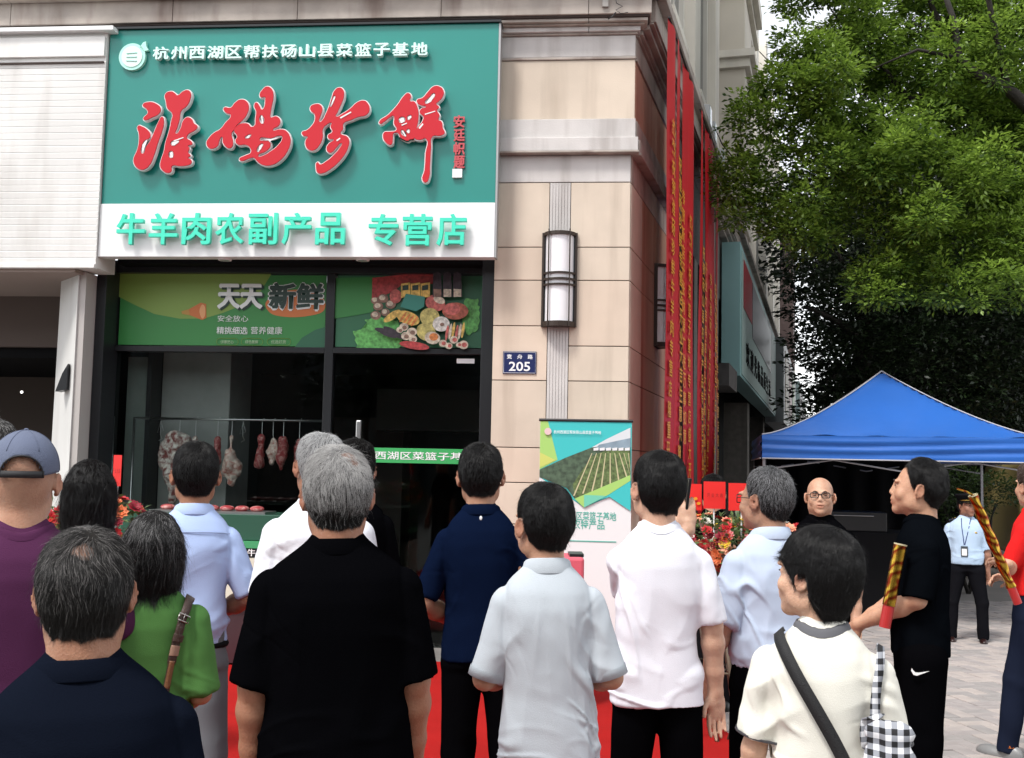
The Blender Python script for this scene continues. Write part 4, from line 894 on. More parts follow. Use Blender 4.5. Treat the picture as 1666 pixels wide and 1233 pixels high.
flat([Zp2(q) for q in jag([(290, 720), (420, 700), (400, 620), (560, 600), (740, 640), (760, 800), (740, 915), (310, 915)], 16)], leafm, p2, 'printed_lettuce')
flat([Zp2(q) for q in jag([(1400, 400), (1520, 410), (1550, 560), (1540, 700), (1430, 780), (1380, 640)], 14)], leafm, p2, 'printed_lettuce')
def e2(cx, cy, rx, ry, m, nm='printed_food', rot=0, lay=None):
    L0[0] += 1; k = [Zp2((cx+rx*math.cos(a)*math.cos(rot)-ry*math.sin(a)*math.sin(rot), cy+rx*math.cos(a)*math.sin(rot)+ry*math.sin(a)*math.cos(rot))) for a in np.linspace(0, 2*PI, 22)[:-1]]
    return MB().poly(k, -.0006*(L0[0])+.004).build(nm, m, p2)
flat([Zp2(q) for q in ((470, 200), (900, 150), (1100, 150), (1080, 260), (760, 270), (690, 330), (560, 390), (465, 400))], meat, p2, 'printed_meat')
L0[0] = 22
e2(640, 270, 110, 45, c_('meat_light', (.45, .10, .08)), rot=-.4); e2(900, 210, 130, 35, c_('meat_light', (.45, .10, .08)), rot=-.1)
for q in ((500, 425, 45), (578, 405, 52), (530, 485, 50), (655, 465, 52), (505, 575, 52), (600, 545, 45)): e2(q[0], q[1], q[2], q[2]*.85, brn); e2(q[0]-8, q[1]-8, q[2]*.6, q[2]*.5, lit)
e2(705, 385, 60, 70, ham)
for i in range(3): a = 770+i*98; flat([Zp2(q) for q in ((a, 270), (a+92, 255), (a+92, 400), (a, 410))], yel, p2, 'printed_box', 60+i); flat([Zp2(q) for q in ((a+15, 290), (a+75, 280), (a+75, 330), (a+15, 338))], pk, p2, 'printed_box_mark', 64+i)
flat([Zp2(q) for q in ((820, 370), (1010, 400), (1000, 500), (920, 545), (765, 500))], mat('food_tealbox', (.03, .22, .17), .4), p2, 'printed_carton', 68); 
L0[0] = 112; e2(905, 430, 60, 40, pw_)
for x0 in (1090, 1190, 1290): flat([Zp2(q) for q in ((x0, 170), (x0+40, 150), (x0+80, 175), (x0+90, 400), (x0-5, 400))], dkk, p2, 'printed_bottle', 60); flat([Zp2(q) for q in ((x0+5, 320), (x0+80, 325), (x0+80, 400), (x0+5, 400))], lit if x0 > 1100 else brn, p2, 'printed_label', 62)
L0[0] = 116
e2(1110, 460, 100, 80, ham, rot=.3); e2(1150, 430, 60, 35, lit, rot=.4); e2(1310, 540, 130, 85, c_('sausage', (.36, .09, .05))); e2(1275, 520, 85, 60, ham)
e2(840, 610, 120, 65, yel, rot=.35); e2(680, 590, 100, 35, yel, rot=-.6)
for k in range(4): e2(790+k*38, 600+k*14, 12, 60, org, rot=.6)
e2(1055, 600, 98, 90, pear); e2(1020, 750, 100, 85, pear, rot=.5); e2(1170, 670, 85, 75, c_('onion', (.66, .64, .58))); e2(1180, 675, 22, 18, brn)
for k in range(4): e2(600+k*40, 740+(k % 2)*30, 95, 26, dkk, rot=.25+.1*k)
for q in ((800, 700, 45), (880, 750, 50), (820, 790, 48), (890, 820, 42), (760, 730, 35)): e2(q[0], q[1], q[2], q[2]*.85, lit); e2(q[0]+6, q[1]+6, q[2]*.5, q[2]*.45, brn)
e2(1085, 810, 78, 62, lit, rot=.2); e2(1098, 800, 45, 38, org)
e2(905, 885, 150, 38, c_('steak', (.45, .05, .05)), rot=.15); 
for k in range(6): e2(1230+k*32, 760-(k % 3)*14, 14, 80, (ham, lit, yel)[k % 3], rot=.15)
for q in ((1190, 865, 40), (1300, 830, 42), (1395, 880, 48), (1250, 890, 36), (1350, 880, 30)): e2(q[0], q[1], q[2], q[2]*.9, lit); e2(q[0]+8, q[1], q[2]*.55, q[2]*.5, ham)
# glass stickers
t = thing('glass_strip', 'green strip with white characters stuck across the shop glass', 'sticker', mw=FM @ Matrix.Translation((0, yG-.012, 0)))
a = FA(525, 770, -yG); c = FA(779, 744, -yG)
box('strip', (-2.79, 0, 1.705), (-1.36, .003, 1.845), mat('strip_green', (.04, .36, .10), .5), t)
put_text('杭州市西湖区菜篮子基地', t, -2.74, -.003, 1.735, 1.32, .078, white, 0, .01)
t = tag(box('paper_note', (0, 0, 0), (.17, .004, .045), white), 'blank white note stuck high on the right glass pane', 'note'); q = FA(743, 591, -yG+.01); t.matrix_world = FM @ Matrix.Translation((q[0], yG-.015, q[1]))
t = tag(MB().box((0, -.04, 0), (.05, 0, .3)).build('door_handle_plate', mat('steel', (.5, .5, .5), .3, metal=1), bevel=.01), 'steel pull handle on the glass door behind the grey-haired men', 'handle'); q = FA(580, 735, -yG); t.matrix_world = FM @ Matrix.Translation((q[0], yG-.02, 1.80))
# ------------------------------------------------------------------ left neighbour: white ribbed fascia + pilaster
alum = mat('white_cladding', (.74, .725, .70), .6, var=.06, vscale=1.5, bump=.08, bscale=60, streak=((.42, .38, .34), .3, 5, 1))
nb_ = thing('neighbour_shopfront', 'neighbouring shopfront with white ribbed fascia above a dark opening', 'shopfront', mw=FM)
for i in range(31):
    z0 = 3.47+i*.062; MB().add([(-8, -.29, z0), (-4.885, -.29, z0), (-4.885, -.295, z0+.052), (-8, -.295, z0+.052), (-4.885, -.285, z0+.061), (-8, -.285, z0+.061)], [(0, 1, 2, 3), (3, 2, 4, 5)]).build('cladding_slat', alum, nb_)
box('fascia_back', (-8, -.28, 3.44), (-4.89, .1, 5.66), alum, nb_)
box('fascia_head', (-8, -.31, 5.43), (-4.90, -.28, 5.62), alum, nb_, .004); box('fascia_groove', (-8, -.312, 5.365), (-4.90, -.28, 5.38), grout, nb_); box('fascia_cap', (-8, -.36, 5.66), (-4.80, .0, 5.70), white, nb_, .004)
box('fascia_lip', (-8, -.315, 3.43), (-4.887, -.25, 3.468), alum, nb_, .004)
box('soffit', (-8, -.26, 3.40), (-5.1, 1.2, 3.435), mat('soffit_tan', (.30, .24, .21), .8), nb_); box('return_wall', (-8, 1.2, 2.86), (-5.5, 1.3, 3.45), mat('soffit_brown', (.10, .075, .065), .8), nb_)
pil = mat('pilaster_white', (.60, .59, .57), .6, var=.05, vscale=2, streak=((.45, .43, .41), .35, 6, .4))
MB().add([(-5.52, .25, 0), (-5.13, -.12, 0), (-5.13, .4, 0), (-5.52, .9, 0), (-5.50, .25, 3.43), (-5.13, -.12, 3.43), (-5.13, .4, 3.43), (-5.50, .9, 3.43)], [(0, 1, 5, 4), (1, 2, 6, 5), (3, 0, 4, 7)]).build('splayed_pilaster', pil, nb_)
box('pilaster', (-5.128, -.10, 0), (-5.065, .5, 3.43), mat('pilaster_shade', (.42, .39, .37), .7), nb_)
box('dark_back', (-14, 4, 0), (-5.4, 4.1, 3.4), mat('in_warm', (.045, .03, .022), .7), nb_); box('dark_ceiling', (-14, 1.3, 2.75), (-5.4, 4, 2.86), black, nb_)
box('dark_side', (-5.5, .9, 0), (-5.4, 4, 3.4), black, nb_)
t = tag(MB().add([(0, 0, 0), (.11, 0, .02), (.11, 0, .26), (.06, 0, .17), (0, .12, 0), (.11, .12, .02), (.11, .12, .26), (.06, .12, .17)], [(0, 1, 2, 3), (7, 6, 5, 4), (0, 3, 7, 4), (3, 2, 6, 7), (1, 5, 6, 2), (0, 4, 5, 1)]).build('wedge_lamp', darkm), 'small black wedge-shaped wall lamp on the white pilaster', 'lamp'); q = FA(90, 628, .1); t.matrix_world = FM @ Matrix.Translation((q[0], -.1, q[1]-.05))
q = fpt(35, 637, -2.2); t = tag(MB().tube([q, q+Vector((0, .01, -.01))], [.014, .014], 10).build('ceiling_spot', led), 'lit spot in the dark shop at the far left', 'lamp')
# ------------------------------------------------------------------ number plate, wall lamps
t = thing('number_plate', 'dark blue street number plate reading 205 on the stone', 'number plate', mw=FM)
a = FA(818, 608); c = FA(873, 572); box('plate', (a[0], -.012, a[1]), (c[0], -.001, c[1]), mat('plate_blue', (.012, .02, .09), .3), t, .003)
put_text('205', t, a[0]+.055, -.014, a[1]+.025, c[0]-a[0]-.11, .085, white, 0, .015); 
for i, ch in enumerate('竞舟路'): put_text(ch, t, a[0]+.035+i*.095, -.014, a[1]+.135, .045, .042, white, 0, .02)
MB().tube([(a[0]+.008, -.013, a[1]+.008), (c[0]-.008, -.013, a[1]+.008), (c[0]-.008, -.013, c[1]-.008), (a[0]+.008, -.013, c[1]-.008), (a[0]+.008, -.013, a[1]+.008)], .0018, 4).build('border', white, t)
lampg = mat('lamp_glass', (.78, .76, .78), .35); bronze = mat('bronze', (.035, .022, .016), .45, metal=.3)
def wall_lamp(mw, label, w=.15, d=.15, h=.86):
    t = thing('wall_lamp', label, 'wall lamp', mw=mw, group='half-round wall lamps'); n = 12
    arc = lambda r, z: [(-r*math.cos(PI*i/n), -r*d/w*math.sin(PI*i/n), z) for i in range(n+1)]
    box('backplate', (-w, -.02, 0), (w, 0, h), darkm, t)
    for (z0, z1) in ((.045, h/2-.06), (h/2+.06, h-.03), (h/2-.045, h/2-.012), (h/2+.006, h/2+.045)):
        a0, a1 = arc(w*.86, z0), arc(w*.86, z1); MB().add(a0+a1, [(i, i+1, n+2+i, n+1+i) for i in range(n)]).build('glass_shade', lampg, t, True)
    for z0, z1, r in ((0, .045, 1), (h-.03, h, 1), (h/2-.06, h/2-.045, 1.0), (h/2-.012, h/2+.006, 1.0), (h/2+.045, h/2+.06, 1.0)):
        a0, a1 = arc(w*r, z0), arc(w*r, z1); m_ = n+1
        MB().add(a0+a1, [(i, i+1, m_+i+1, m_+i) for i in range(n)]+[tuple(range(m_)), tuple(range(2*m_-1, m_-1, -1))]).build('band', bronze, t)
    for k in (-.62, .62): 
        an = math.acos(-k); x = k*w*1.02; yy = -d*1.02*math.sin(an); MB().tube([(x, yy, .0), (x, yy, h+.02)], .007, 6).build('rod', bronze, t)
    for i in (0, n): x = arc(w, 0)[i][0]; box('side_rail', (x-.010, -.035, 0), (x+.010, -.001, h), bronze, t)
q = FA(911, 530, .06); wall_lamp(FM @ Matrix.Translation((-.635, 0, 2.955)), 'half-round wall lamp with two white glass shades on the fluted strip')
wall_lamp(SM @ Matrix.Translation((1.60, 0, 2.955)), 'matching wall lamp on the side wall half hidden by the red banners')
# ------------------------------------------------------------------ red banners down the side wall
bred = mat('banner_red', (.46, .009, .016), .55, var=.08, vscale=2, spec=.3); gold = mat('banner_gold', (.75, .33, .03), .4)
texts = ['热烈祝贺淮砀珍鲜牛羊肉专营店隆重开业', '祝淮砀珍鲜专营店开业大吉生意兴隆', '恭贺新店开张财源广进万事如意', '热烈庆祝菜篮子基地专营店盛大开业', '祝贺砀山县农副产品专营店开业大吉', '开业大吉鸿运当头生意兴隆通四海', '恭喜淮砀珍鲜开业财源茂盛达三江', '祝专营店宾客盈门日进斗金步步高', '热烈祝贺牛羊肉专营店隆重开业庆典']
ss = [0.0, .5, .98, 1.47, 2.6, 3.07, 3.52, 3.96, 4.42]
for i, s0 in enumerate(ss):
    ordn = ('nearest', 'second', 'third', 'fourth', 'fifth', 'sixth', 'seventh', 'eighth', 'farthest')[i]
    t = thing('hanging_banner', 'red vertical banner with gold characters, %s along the side wall%s' % (ordn, ', nearest the corner' if i == 0 else ''), 'banner', mw=SM @ Matrix.Translation((s0, -.335, 0)), group='red banners hanging on the side wall')
    wd, top_, bot_ = .44, 5.80, (1.2, 1.35, 1.1, 1.2, 1.15, 1.0, 1.2, 1.05, 1.1)[i]; n1, n2 = 8, 60
    xs, zs = np.meshgrid(np.linspace(0, wd, n1), np.linspace(bot_, top_, n2), indexing='ij')
    wob = lambda x, z: .018*np.sin(z*1.3+i)*(1-(z-bot_)/(top_-bot_))+.016*np.sin(x*9+i*2+z*.4)
    V = np.stack([xs, wob(xs, zs), zs], -1).reshape(-1, 3); ii = (np.arange(n1-1)[:, None]*n2+np.arange(n2-1)).ravel()
    link('cloth', np_mesh('cloth', V, np.stack([ii, ii+n2, ii+n2+1, ii+1], 1), bred), t)
    MB().tube([(-.01, 0, top_), (wd+.01, 0, top_)], .01, 8).build('top_rod', darkm, t)
    tx = texts[i]; z_top = (4.75, 4.55, 4.35, 4.2, 4.1, 4.0, 3.95, 3.9, 3.85)[i]
    for k, ch in enumerate(tx):
        zc = z_top-.185*k
        if zc < bot_+.15: break
        o = put_text(ch, t, .10, 0, 0, .22, .155, gold, 0, .016, name='character'); o.location = (0, wob(.21, zc+.07)-.014, zc)
# shop signs down the street
tl = mat('street_sign_teal', (.30, .52, .52), .5); wh2 = mat('street_sign_white', (.38, .50, .47), .5)
t = thing('street_shop_sign', 'teal-sided box sign of the next shop down the street', 'sign', mw=SM)
box('sign_box', (9.0, -.32, 3.3), (23.2, -.01, 5.60), tl, t); box('face_panel', (9.3, -.335, 3.35), (23.1, -.321, 5.5), wh2, t)
box('red_panel', (9.6, -.345, 4.55), (11.9, -.336, 5.4), mat('sgn_red', (.35, .02, .03), .5), t); box('dark_panel', (12.0, -.345, 4.3), (19.8, -.336, 5.4), mat('sgn_dark', (.02, .015, .02), .4), t)
for k, ch in enumerate('欢迎光临品质生活'): put_text(ch, t, 10.2+k*1.2, -.34, 3.6, .9, .45, black, .004, .01, name='character')
t = thing('street_shop_sign', 'white faced box sign beyond the teal one down the street', 'sign', mw=SM)
box('sign_box', (23.4, -.55, 3.15), (38, -.01, 5.7), mat('street_sign_pale', (.36, .37, .38), .5), t); 
for k in range(3): box('picture_panel', (24.5+k*4, -.565, 3.5), (27.8+k*4, -.551, 5.4), mat('sgn_pic%d' % k, ((.2, .12, .05), (.15, .03, .03), (.08, .15, .05))[k], .5, var=.5, vscale=3), t)
t = thing('street_shop_sign', 'grey box sign farthest along the receding street front', 'sign', mw=SM); box('sign_box', (38.5, -.7, 3.3), (58, -.01, 5.6), wh2, t); box('face_panel', (38.8, -.715, 3.4), (57, -.701, 5.4), mat('sgn_dark2', (.1, .09, .09), .5), t)
# ------------------------------------------------------------------ trees
def leaf_mat(name, c1, c2, tr=.35):
    m = bpy.data.materials.new(name); m.use_nodes = True; n = m.node_tree.nodes; l = m.node_tree.links; b = n['Principled BSDF']; b.inputs['Roughness'].default_value = .42; b.inputs['Specular IOR Level'].default_value = .4
    at = n.new('ShaderNodeAttribute'); at.attribute_name = 'leafcol'; mx = n.new('ShaderNodeMix'); mx.data_type = 'RGBA'; mx.inputs[6].default_value = (*c1, 1); mx.inputs[7].default_value = (*c2, 1)
    l.new(at.outputs['Fac'], mx.inputs[0]); l.new(mx.outputs[2], b.inputs['Base Color'])
    t = n.new('ShaderNodeBsdfTranslucent'); l.new(mx.outputs[2], t.inputs[0]); ms = n.new('ShaderNodeMixShader'); ms.inputs[0].default_value = tr
    l.new(b.outputs[0], ms.inputs[1]); l.new(t.outputs[0], ms.inputs[2]); l.new(ms.outputs[0], n['Material Output'].inputs[0]); return m
leafA = leaf_mat('leaf_bright', (.028, .070, .012), (.32, .48, .07), .45); leafB = leaf_mat('leaf_shaded', (.005, .011, .004), (.018, .036, .010), .1)  # dark set has the canopy shade in its colour, bright set the highlights
bark = mat('bark', (.020, .016, .013), .9, var=.3, vscale=9, bump=.8, bscale=30)
def crown(name, clumps, per, ls, m, par, seed=0, sprays=0):
    """clumps: (x,y,z,r). Leaves sit in small sprays on twigs spread through each clump, denser towards its shell"""
    rs = np.random.RandomState(seed)
    if sprays:      # break every clump into smaller tufts with gaps between them
        sub_ = []
        for (x, y, z, r) in clumps:
            for _ in range(sprays):
                d = rs.normal(0, 1, 3); d /= np.linalg.norm(d); q = r*(.45+.5*rs.rand()); sub_.append((x+d[0]*q, y+d[1]*q, z+d[2]*q*.8, r*rs.uniform(.30, .46)))
        clumps = sub_
    P0, D0, colv = [], [], []
    for (x, y, z, r) in clumps:
        ns_ = max(6, int(per*r*r)); d = rs.normal(0, 1, (ns_, 3)); d /= np.linalg.norm(d, axis=1, keepdims=True)
        rad = r*(.35+.65*rs.rand(ns_)**.5)*(1+.25*noise3(d*2.2+x*3, seed)); s = np.array([x, y, z])+d*rad[:, None]*np.array([1, 1, .72])
        k = 11; L = np.repeat(s, k, 0); dd = np.repeat(d, k, 0)+rs.normal(0, .75, (ns_*k, 3)); dd[:, 2] = dd[:, 2]*.45+.05; dd /= np.linalg.norm(dd, axis=1, keepdims=True)
        off = rs.uniform(.02, .15, (ns_*k, 1))*(ls/.08); P0.append(L+dd*off); D0.append(dd); tone = rs.uniform(0, 1, ns_)*.6+.25*(d[:, 2] > .1)+rs.uniform(-.05, .2); colv.append(np.repeat(tone, k)+rs.normal(0, .12, ns_*k))  # sprays on the upper side lightened, top light put into the leaf colour
    p = np.concatenate(P0); d = np.concatenate(D0); cv = np.clip(np.concatenate(colv), 0, 1); n = len(p)
    up = rs.normal(0, .45, (n, 3))+np.array([0, 0, 1.0]); sd = np.cross(d, up); sd /= np.linalg.norm(sd, axis=1, keepdims=True)+1e-9; up = np.cross(sd, d)
    sz = ls*rs.uniform(.7, 1.25, (n, 1)); w_ = sz*.24
    tip = p+d*sz-up*sz*.12; mid = p+d*sz*.5+up*sz*.03
    V = np.stack([p, mid-sd*w_, tip, mid+sd*w_], 1).reshape(-1, 3); F = np.arange(n*4).reshape(-1, 4)
    me = np_mesh(name, V, F, m, False); at = me.attributes.new('leafcol', 'FLOAT', 'POINT'); at.data.foreach_set('value', np.repeat(cv, 4).astype(np.float32))
    o = link(name, me, par); return o
def limb(b, a, c, r0, r1, seed, bend=.25, n=7):
    rs = np.random.RandomState(seed); a, c = Vector(a), Vector(c); L = (c-a).length; pts = []
    o1 = Vector(rs.uniform(-1, 1, 3))*L*bend*.5
    for i in range(n): t = i/(n-1); pts.append(a.lerp(c, t)+o1*math.sin(PI*t)*.6+Vector(rs.uniform(-1, 1, 3))*L*.02*(0 < i < n-1))
    b.tube(pts, [r0+(r1-r0)*i/(n-1) for i in range(n)], 8); return pts
def W_(px, py, Y, r): q = P(px, py, Y); return (q.x, q.y, q.z, r)
# near street tree: bright crown
cl = [W_(*a) for a in (
 (1310, 70, 13, .45), (1360, 20, 13.5, .6), (1250, 150, 13, .32), (1205, 185, 13, .26), (1300, 130, 13, .6), (1385, 90, 14, .75), (1460, 40, 14.5, .9), (1560, -20, 14, .9), (1640, 60, 14, .8),
 (1215, 260, 13, .40), (1265, 230, 13, .5), (1330, 210, 13.2, .65), (1410, 190, 13.6, .7), (1500, 150, 14, .9), (1590, 180, 14, .8), (1660, 240, 13.6, .8),
 (1225, 330, 13, .42), (1190, 300, 13, .25), (1285, 320, 13, .5), (1350, 330, 13.4, .5), (1440, 300, 13.4, .7), (1530, 290, 13.4, .75), (1620, 330, 13.2, .7),
 (1280, 385, 13, .36), (1320, 395, 13.2, .32), (1480, 380, 13.2, .55), (1560, 400, 13, .6), (1640, 400, 12.8, .6), (1430, 440, 13, .36), (1490, 450, 12.8, .42), (1420, 480, 12.9, .26), (1550, 470, 12.6, .36),
 (1620, 460, 12.6, .42), (1500, 350, 12.4, .4), (1600, 280, 12.4, .45), (1400, 270, 12.6, .4), (1340, 130, 12.4, .4), (1470, 230, 12.6, .5), (1560, 120, 13, .6),
 (1700, 100, 13.5, 1.2), (1740, 300, 13.5, 1.2), (1500, -120, 14.5, 1.3), (1680, -100, 14.5, 1.3), (1350, -80, 14, .9))]
ta = thing('street_tree', 'bright leafy broadleaf tree standing nearest at the right, over the blue tent', 'tree', loc=(7.6, 14.2, 0))
tm_ = Matrix.Translation((-7.6, -14.2, 0))
def rel(c, o): return [(x-o[0], y-o[1], z, r) for (x, y, z, r) in c]
crown('crown', rel(cl, (7.6, 14.2)), 620, .072, leafA, ta, 3, sprays=9)
b = MB(); fork = Vector((-.25, 0, 3.4)); limb(b, (0, 0, 0), fork, .26, .2, 1, .08)
q1 = limb(b, fork, rel([W_(1655, 175, 14, 0)], (7.6, 14.2))[0][:3], .16, .085, 2, .2); b.build('trunk', bark, ta, True)
j = Vector(q1[-1])
for i, (ends) in enumerate((((1545, 85), (1505, -20), .075, .05), ((1600, 80), (1590, -30), .06, .04), ((1560, 260), (1420, 200), .06, .03), ((1480, 160), (1370, 40), .05, .025), ((1400, 215), (1260, 150), .04, .02), ((1600, 350), (1470, 420), .045, .02), ((1380, 290), (1250, 300), .035, .015))):
    b = MB(); m1 = Vector(rel([W_(*ends[0], 13.8, 0)], (7.6, 14.2))[0][:3]); m2 = Vector(rel([W_(*ends[1], 13.6, 0)], (7.6, 14.2))[0][:3])
    limb(b, j, m1, ends[2], ends[2]*.75, 10+i, .15); limb(b, m1, m2, ends[2]*.75, ends[3]*.5, 20+i, .15)
    for k in range(5):
        a_ = m1.lerp(m2, rnd.random()); limb(b, a_, a_+Vector((rnd.uniform(-.8, .5), rnd.uniform(-.4, .4), rnd.uniform(-.1, .7))), .014, .005, 50+i*9+k, .3, 5)
    b.build('branch', bark, ta, True)
b = MB(); pA, pB, pC, pD = (Vector(rel([W_(*q)], (7.6, 14.2))[0][:3]) for q in ((1700, 200, 12.9, 0), (1640, 145, 12.9, 0), (1560, 95, 12.8, 0), (1530, -30, 12.9, 0)))
b.tube([pA, pB, pA.lerp(pC, .8)+Vector((0, 0, -.03)), pC, pC.lerp(pD, .5)+Vector((.05, 0, 0)), pD], [.085, .075, .06, .05, .04, .03], 8); b.tube([pB, pB+Vector((-.05, .1, .5)), Vector(rel([W_(1600, -40, 12.2, 0)], (7.6, 14.2))[0][:3])], [.05, .04, .03], 8); b.tube([pC, pC+Vector((-.5, 0, .1)), pC+Vector((-1.0, .1, -.1))], [.03, .02, .008], 6); b.build('branch', bark, ta, True)
# darker trees behind
def back_tree(label, X, Y, clumps, seed, per=150, ls=.12, m=None, th=5):
    t = thing('street_tree', label, 'tree', loc=(X, Y, 0)); crown('crown', rel(clumps, (X, Y)), per, ls, m or leafB, t, seed)
    b = MB(); limb(b, (0, 0, 0), (.2, 0, th), .28, .16, seed, .08); b.build('trunk', bark, t, True)
    for k in range(5):
        b = MB(); c = rnd.choice(rel(clumps, (X, Y))); limb(b, (.15, 0, th-.6-.3*k), c[:3], .10, .03, seed*7+k, .2); b.build('branch', bark, t, True)
cb_ = [W_(*a) for a in ((1330, 440, 19, .6), (1360, 400, 20, .9), (1310, 500, 19, .4), (1300, 465, 18.5, .35), (1322, 560, 19, .3), (1345, 620, 19.3, .45), (1330, 690, 19.5, .45), (1355, 500, 19, .8), (1420, 480, 20, 1.1), (1500, 520, 20, 1.2), (1600, 520, 20, 1.2), (1680, 500, 20, 1.2), (1390, 560, 20, 1.0), (1385, 585, 19.5, .6), (1460, 600, 20, 1.2), (1560, 620, 20, 1.2), (1660, 620, 20, 1.2),
   (1420, 390, 21, 1.2), (1520, 420, 21, 1.2), (1620, 400, 21, 1.3), (1385, 640, 19.5, .6), (1360, 700, 19.5, .55), (1420, 690, 20, .9))]
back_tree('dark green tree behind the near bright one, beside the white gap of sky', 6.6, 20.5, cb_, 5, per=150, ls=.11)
cc = [W_(px, py, 27, r) for px in range(1390, 1760, 62) for py, r in ((300, 1.7), (400, 1.7), (500, 1.8), (590, 1.8), (680, 1.8), (750, 1.5))]
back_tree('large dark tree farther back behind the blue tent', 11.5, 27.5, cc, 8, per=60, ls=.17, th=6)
cd_ = [(x, y, z, 1.9) for x in np.arange(8.4, 15, 2.4) for y in np.arange(18, 34, 2.8) for z in (8.4,)]  # canopy added to block sky light over the dark background
back_tree('tall tree added for its high canopy, which shades the street behind the tent', 11.0, 21.0, cd_, 12, per=34, ls=.22, th=8)
# hedge mass and dark wall added far behind for a black background
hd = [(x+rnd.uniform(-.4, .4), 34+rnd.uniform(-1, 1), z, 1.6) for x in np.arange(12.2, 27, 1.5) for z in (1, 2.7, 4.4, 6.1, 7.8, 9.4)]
h_ = crown('dark_backing_hedge', hd, 45, .22, leafB, None, 15); tag(h_, 'dense dark hedge mass added to blacken the street end behind the tent', 'hedge', kind='stuff')
sb = [W_(*a) for a in ((1560, 790, 15.5, .35), (1590, 800, 15.8, .4), (1530, 775, 15.8, .3), (1620, 790, 16.2, .35), (1565, 835, 15.5, .3))]
sh = thing('shrub', 'green shrub seen between the black t-shirt man and the guard', 'shrub', loc=(6.6, 15.6, 0)); crown('foliage', rel(sb, (6.6, 15.6)), 500, .06, leaf_mat('leaf_shrub', (.010, .026, .007), (.08, .14, .03), .2), sh, 21); b = MB()
for k in range(5): limb(b, (0, 0, 0), (rnd.uniform(-.5, .5), rnd.uniform(-.2, .2), 1.3), .03, .01, 90+k, .2)
b.build('stem', bark, sh, True)
tag(MB().box((11.8, 36, 0), (40, 36.3, 9)).build('dark_backing_wall', mat('wall_dark', (.03, .03, .028), .9, var=.2)), 'dark wall added far behind the trees on the right to keep the gaps black', 'wall')  # dark wall added behind the gaps in place of deep shade
# ------------------------------------------------------------------ blue tent
TO = Vector((4.23+.05, 11.75, 0)); TU = Vector((1, -.19, 0)).normalized(); TV = Vector((.19, 1, 0)).normalized()
TM = frame_mat(TU, -TV, TO)
tent = thing('pop_up_tent', 'blue pop-up canopy tent with peaked roof and grey legs', 'tent', mw=TM)
blue = mat('tent_blue', (.018, .115, .44), .45, var=.05, vscale=2, bump=.12, bscale=9, spec=.4); welt = mat('tent_welt', (.45, .45, .47), .6)
hw_, zt_, zb_, zp = 1.5, 2.10, 1.84, 2.95
N = 40; V = []; 
def roofz(x, y):
    a = max(abs(x), abs(y-1.5))/hw_; return zt_+(zp-zt_)*(1-a)**1.38
g_ = np.linspace(-1.5, 1.5, N)
for i in range(N):
    for j in range(N):
        x, y = g_[i], g_[j]+1.5; e = min(abs(x), abs(y-1.5)); z = roofz(x, y)-.035*(1-(e/max(.01, max(abs(x), abs(y-1.5)))))*0
        a = max(abs(x), abs(y-1.5))/hw_; z -= .05*a*(1-a)*4*(1-(e/(max(abs(x), abs(y-1.5))+.01)))*.9+.008*math.sin(x*9+y*4)*a+.006*math.sin(abs(x)*14-y*9)*a; V.append((x, y, z))
ii = (np.arange(N-1)[:, None]*N+np.arange(N-1)).ravel(); link('roof_cloth', np_mesh('roof', np.array(V), np.stack([ii, ii+N, ii+N+1, ii+1], 1), blue), tent)
for a_, c_ in (((-1.5, 0), (1.5, 0)), ((1.5, 0), (1.5, 3)), ((1.5, 3), (-1.5, 3)), ((-1.5, 3), (-1.5, 0))):
    n1, n2 = 60, 12; V = []
    dx, dy = (c_[0]-a_[0])/3, (c_[1]-a_[1])/3; nx_, ny_ = dy, -dx
    for i in range(n1):
        t = i/(n1-1)
        for j in range(n2):
            z = zt_-(zt_-zb_)*j/(n2-1); o_ = .016*math.sin((z-zb_)*62+2*math.sin(t*4+.5))*math.sin(PI*j/(n2-1))+.012+.01*math.sin(t*17)*(j/(n2-1)); V.append((a_[0]+(c_[0]-a_[0])*t+nx_*o_, a_[1]+(c_[1]-a_[1])*t+ny_*o_, z))
    ii = (np.arange(n1-1)[:, None]*n2+np.arange(n2-1)).ravel(); link('valance', np_mesh('valance', np.array(V), np.stack([ii, ii+n2, ii+n2+1, ii+1], 1), blue), tent)
    MB().tube([(a_[0]+nx_*.02, a_[1]+ny_*.02, zb_), (c_[0]+nx_*.02, c_[1]+ny_*.02, zb_)], .008, 6).build('hem_welt', welt, tent)
for sx in (-1, 1):
    for sy in (-1, 1): MB().tube([(sx*1.5*t, 1.5+sy*1.5*t, roofz(1.5*t, 1.5+1.5*t)+.006) for t in np.linspace(0, 1, 16)], .008, 6).build('ridge_welt', welt, tent)
for x in (-1.5, 1.5):
    for y in (0, 3): box('leg', (x*.985-.016, y+(.03 if y == 0 else -.03)-.016, 0), (x*.985+.016, y+(.03 if y == 0 else -.03)+.016, 2.08), mat('leg_grey', (.35, .35, .37), .4, metal=.4), tent, .003)
for y in (.06, 2.94):
    MB().tube([(-1.45, y, 1.95), (0, y, 1.72), (1.45, y, 1.95)], .01, 6).build('scissor_bar', mat('leg_grey', (.35, .35, .37)), tent); MB().tube([(-1.45, y, 1.72), (0, y, 1.95), (1.45, y, 1.72)], .01, 6).build('scissor_bar', mat('leg_grey', (.35, .35, .37)), tent)
MB().tube([(0, 1.5, 1.95), (0, 1.5, zp-.03)], .014, 8).build('centre_pole', mat('leg_grey', (.35, .35, .37)), tent)
V = []; n1 = 40
for i in range(n1): t = i/(n1-1); V += [(-1.47+2.2*t, 2.93+.04*math.sin(t*40), .02), (-1.47+2.2*t, 2.93+.03*math.sin(t*40), 2.05)]
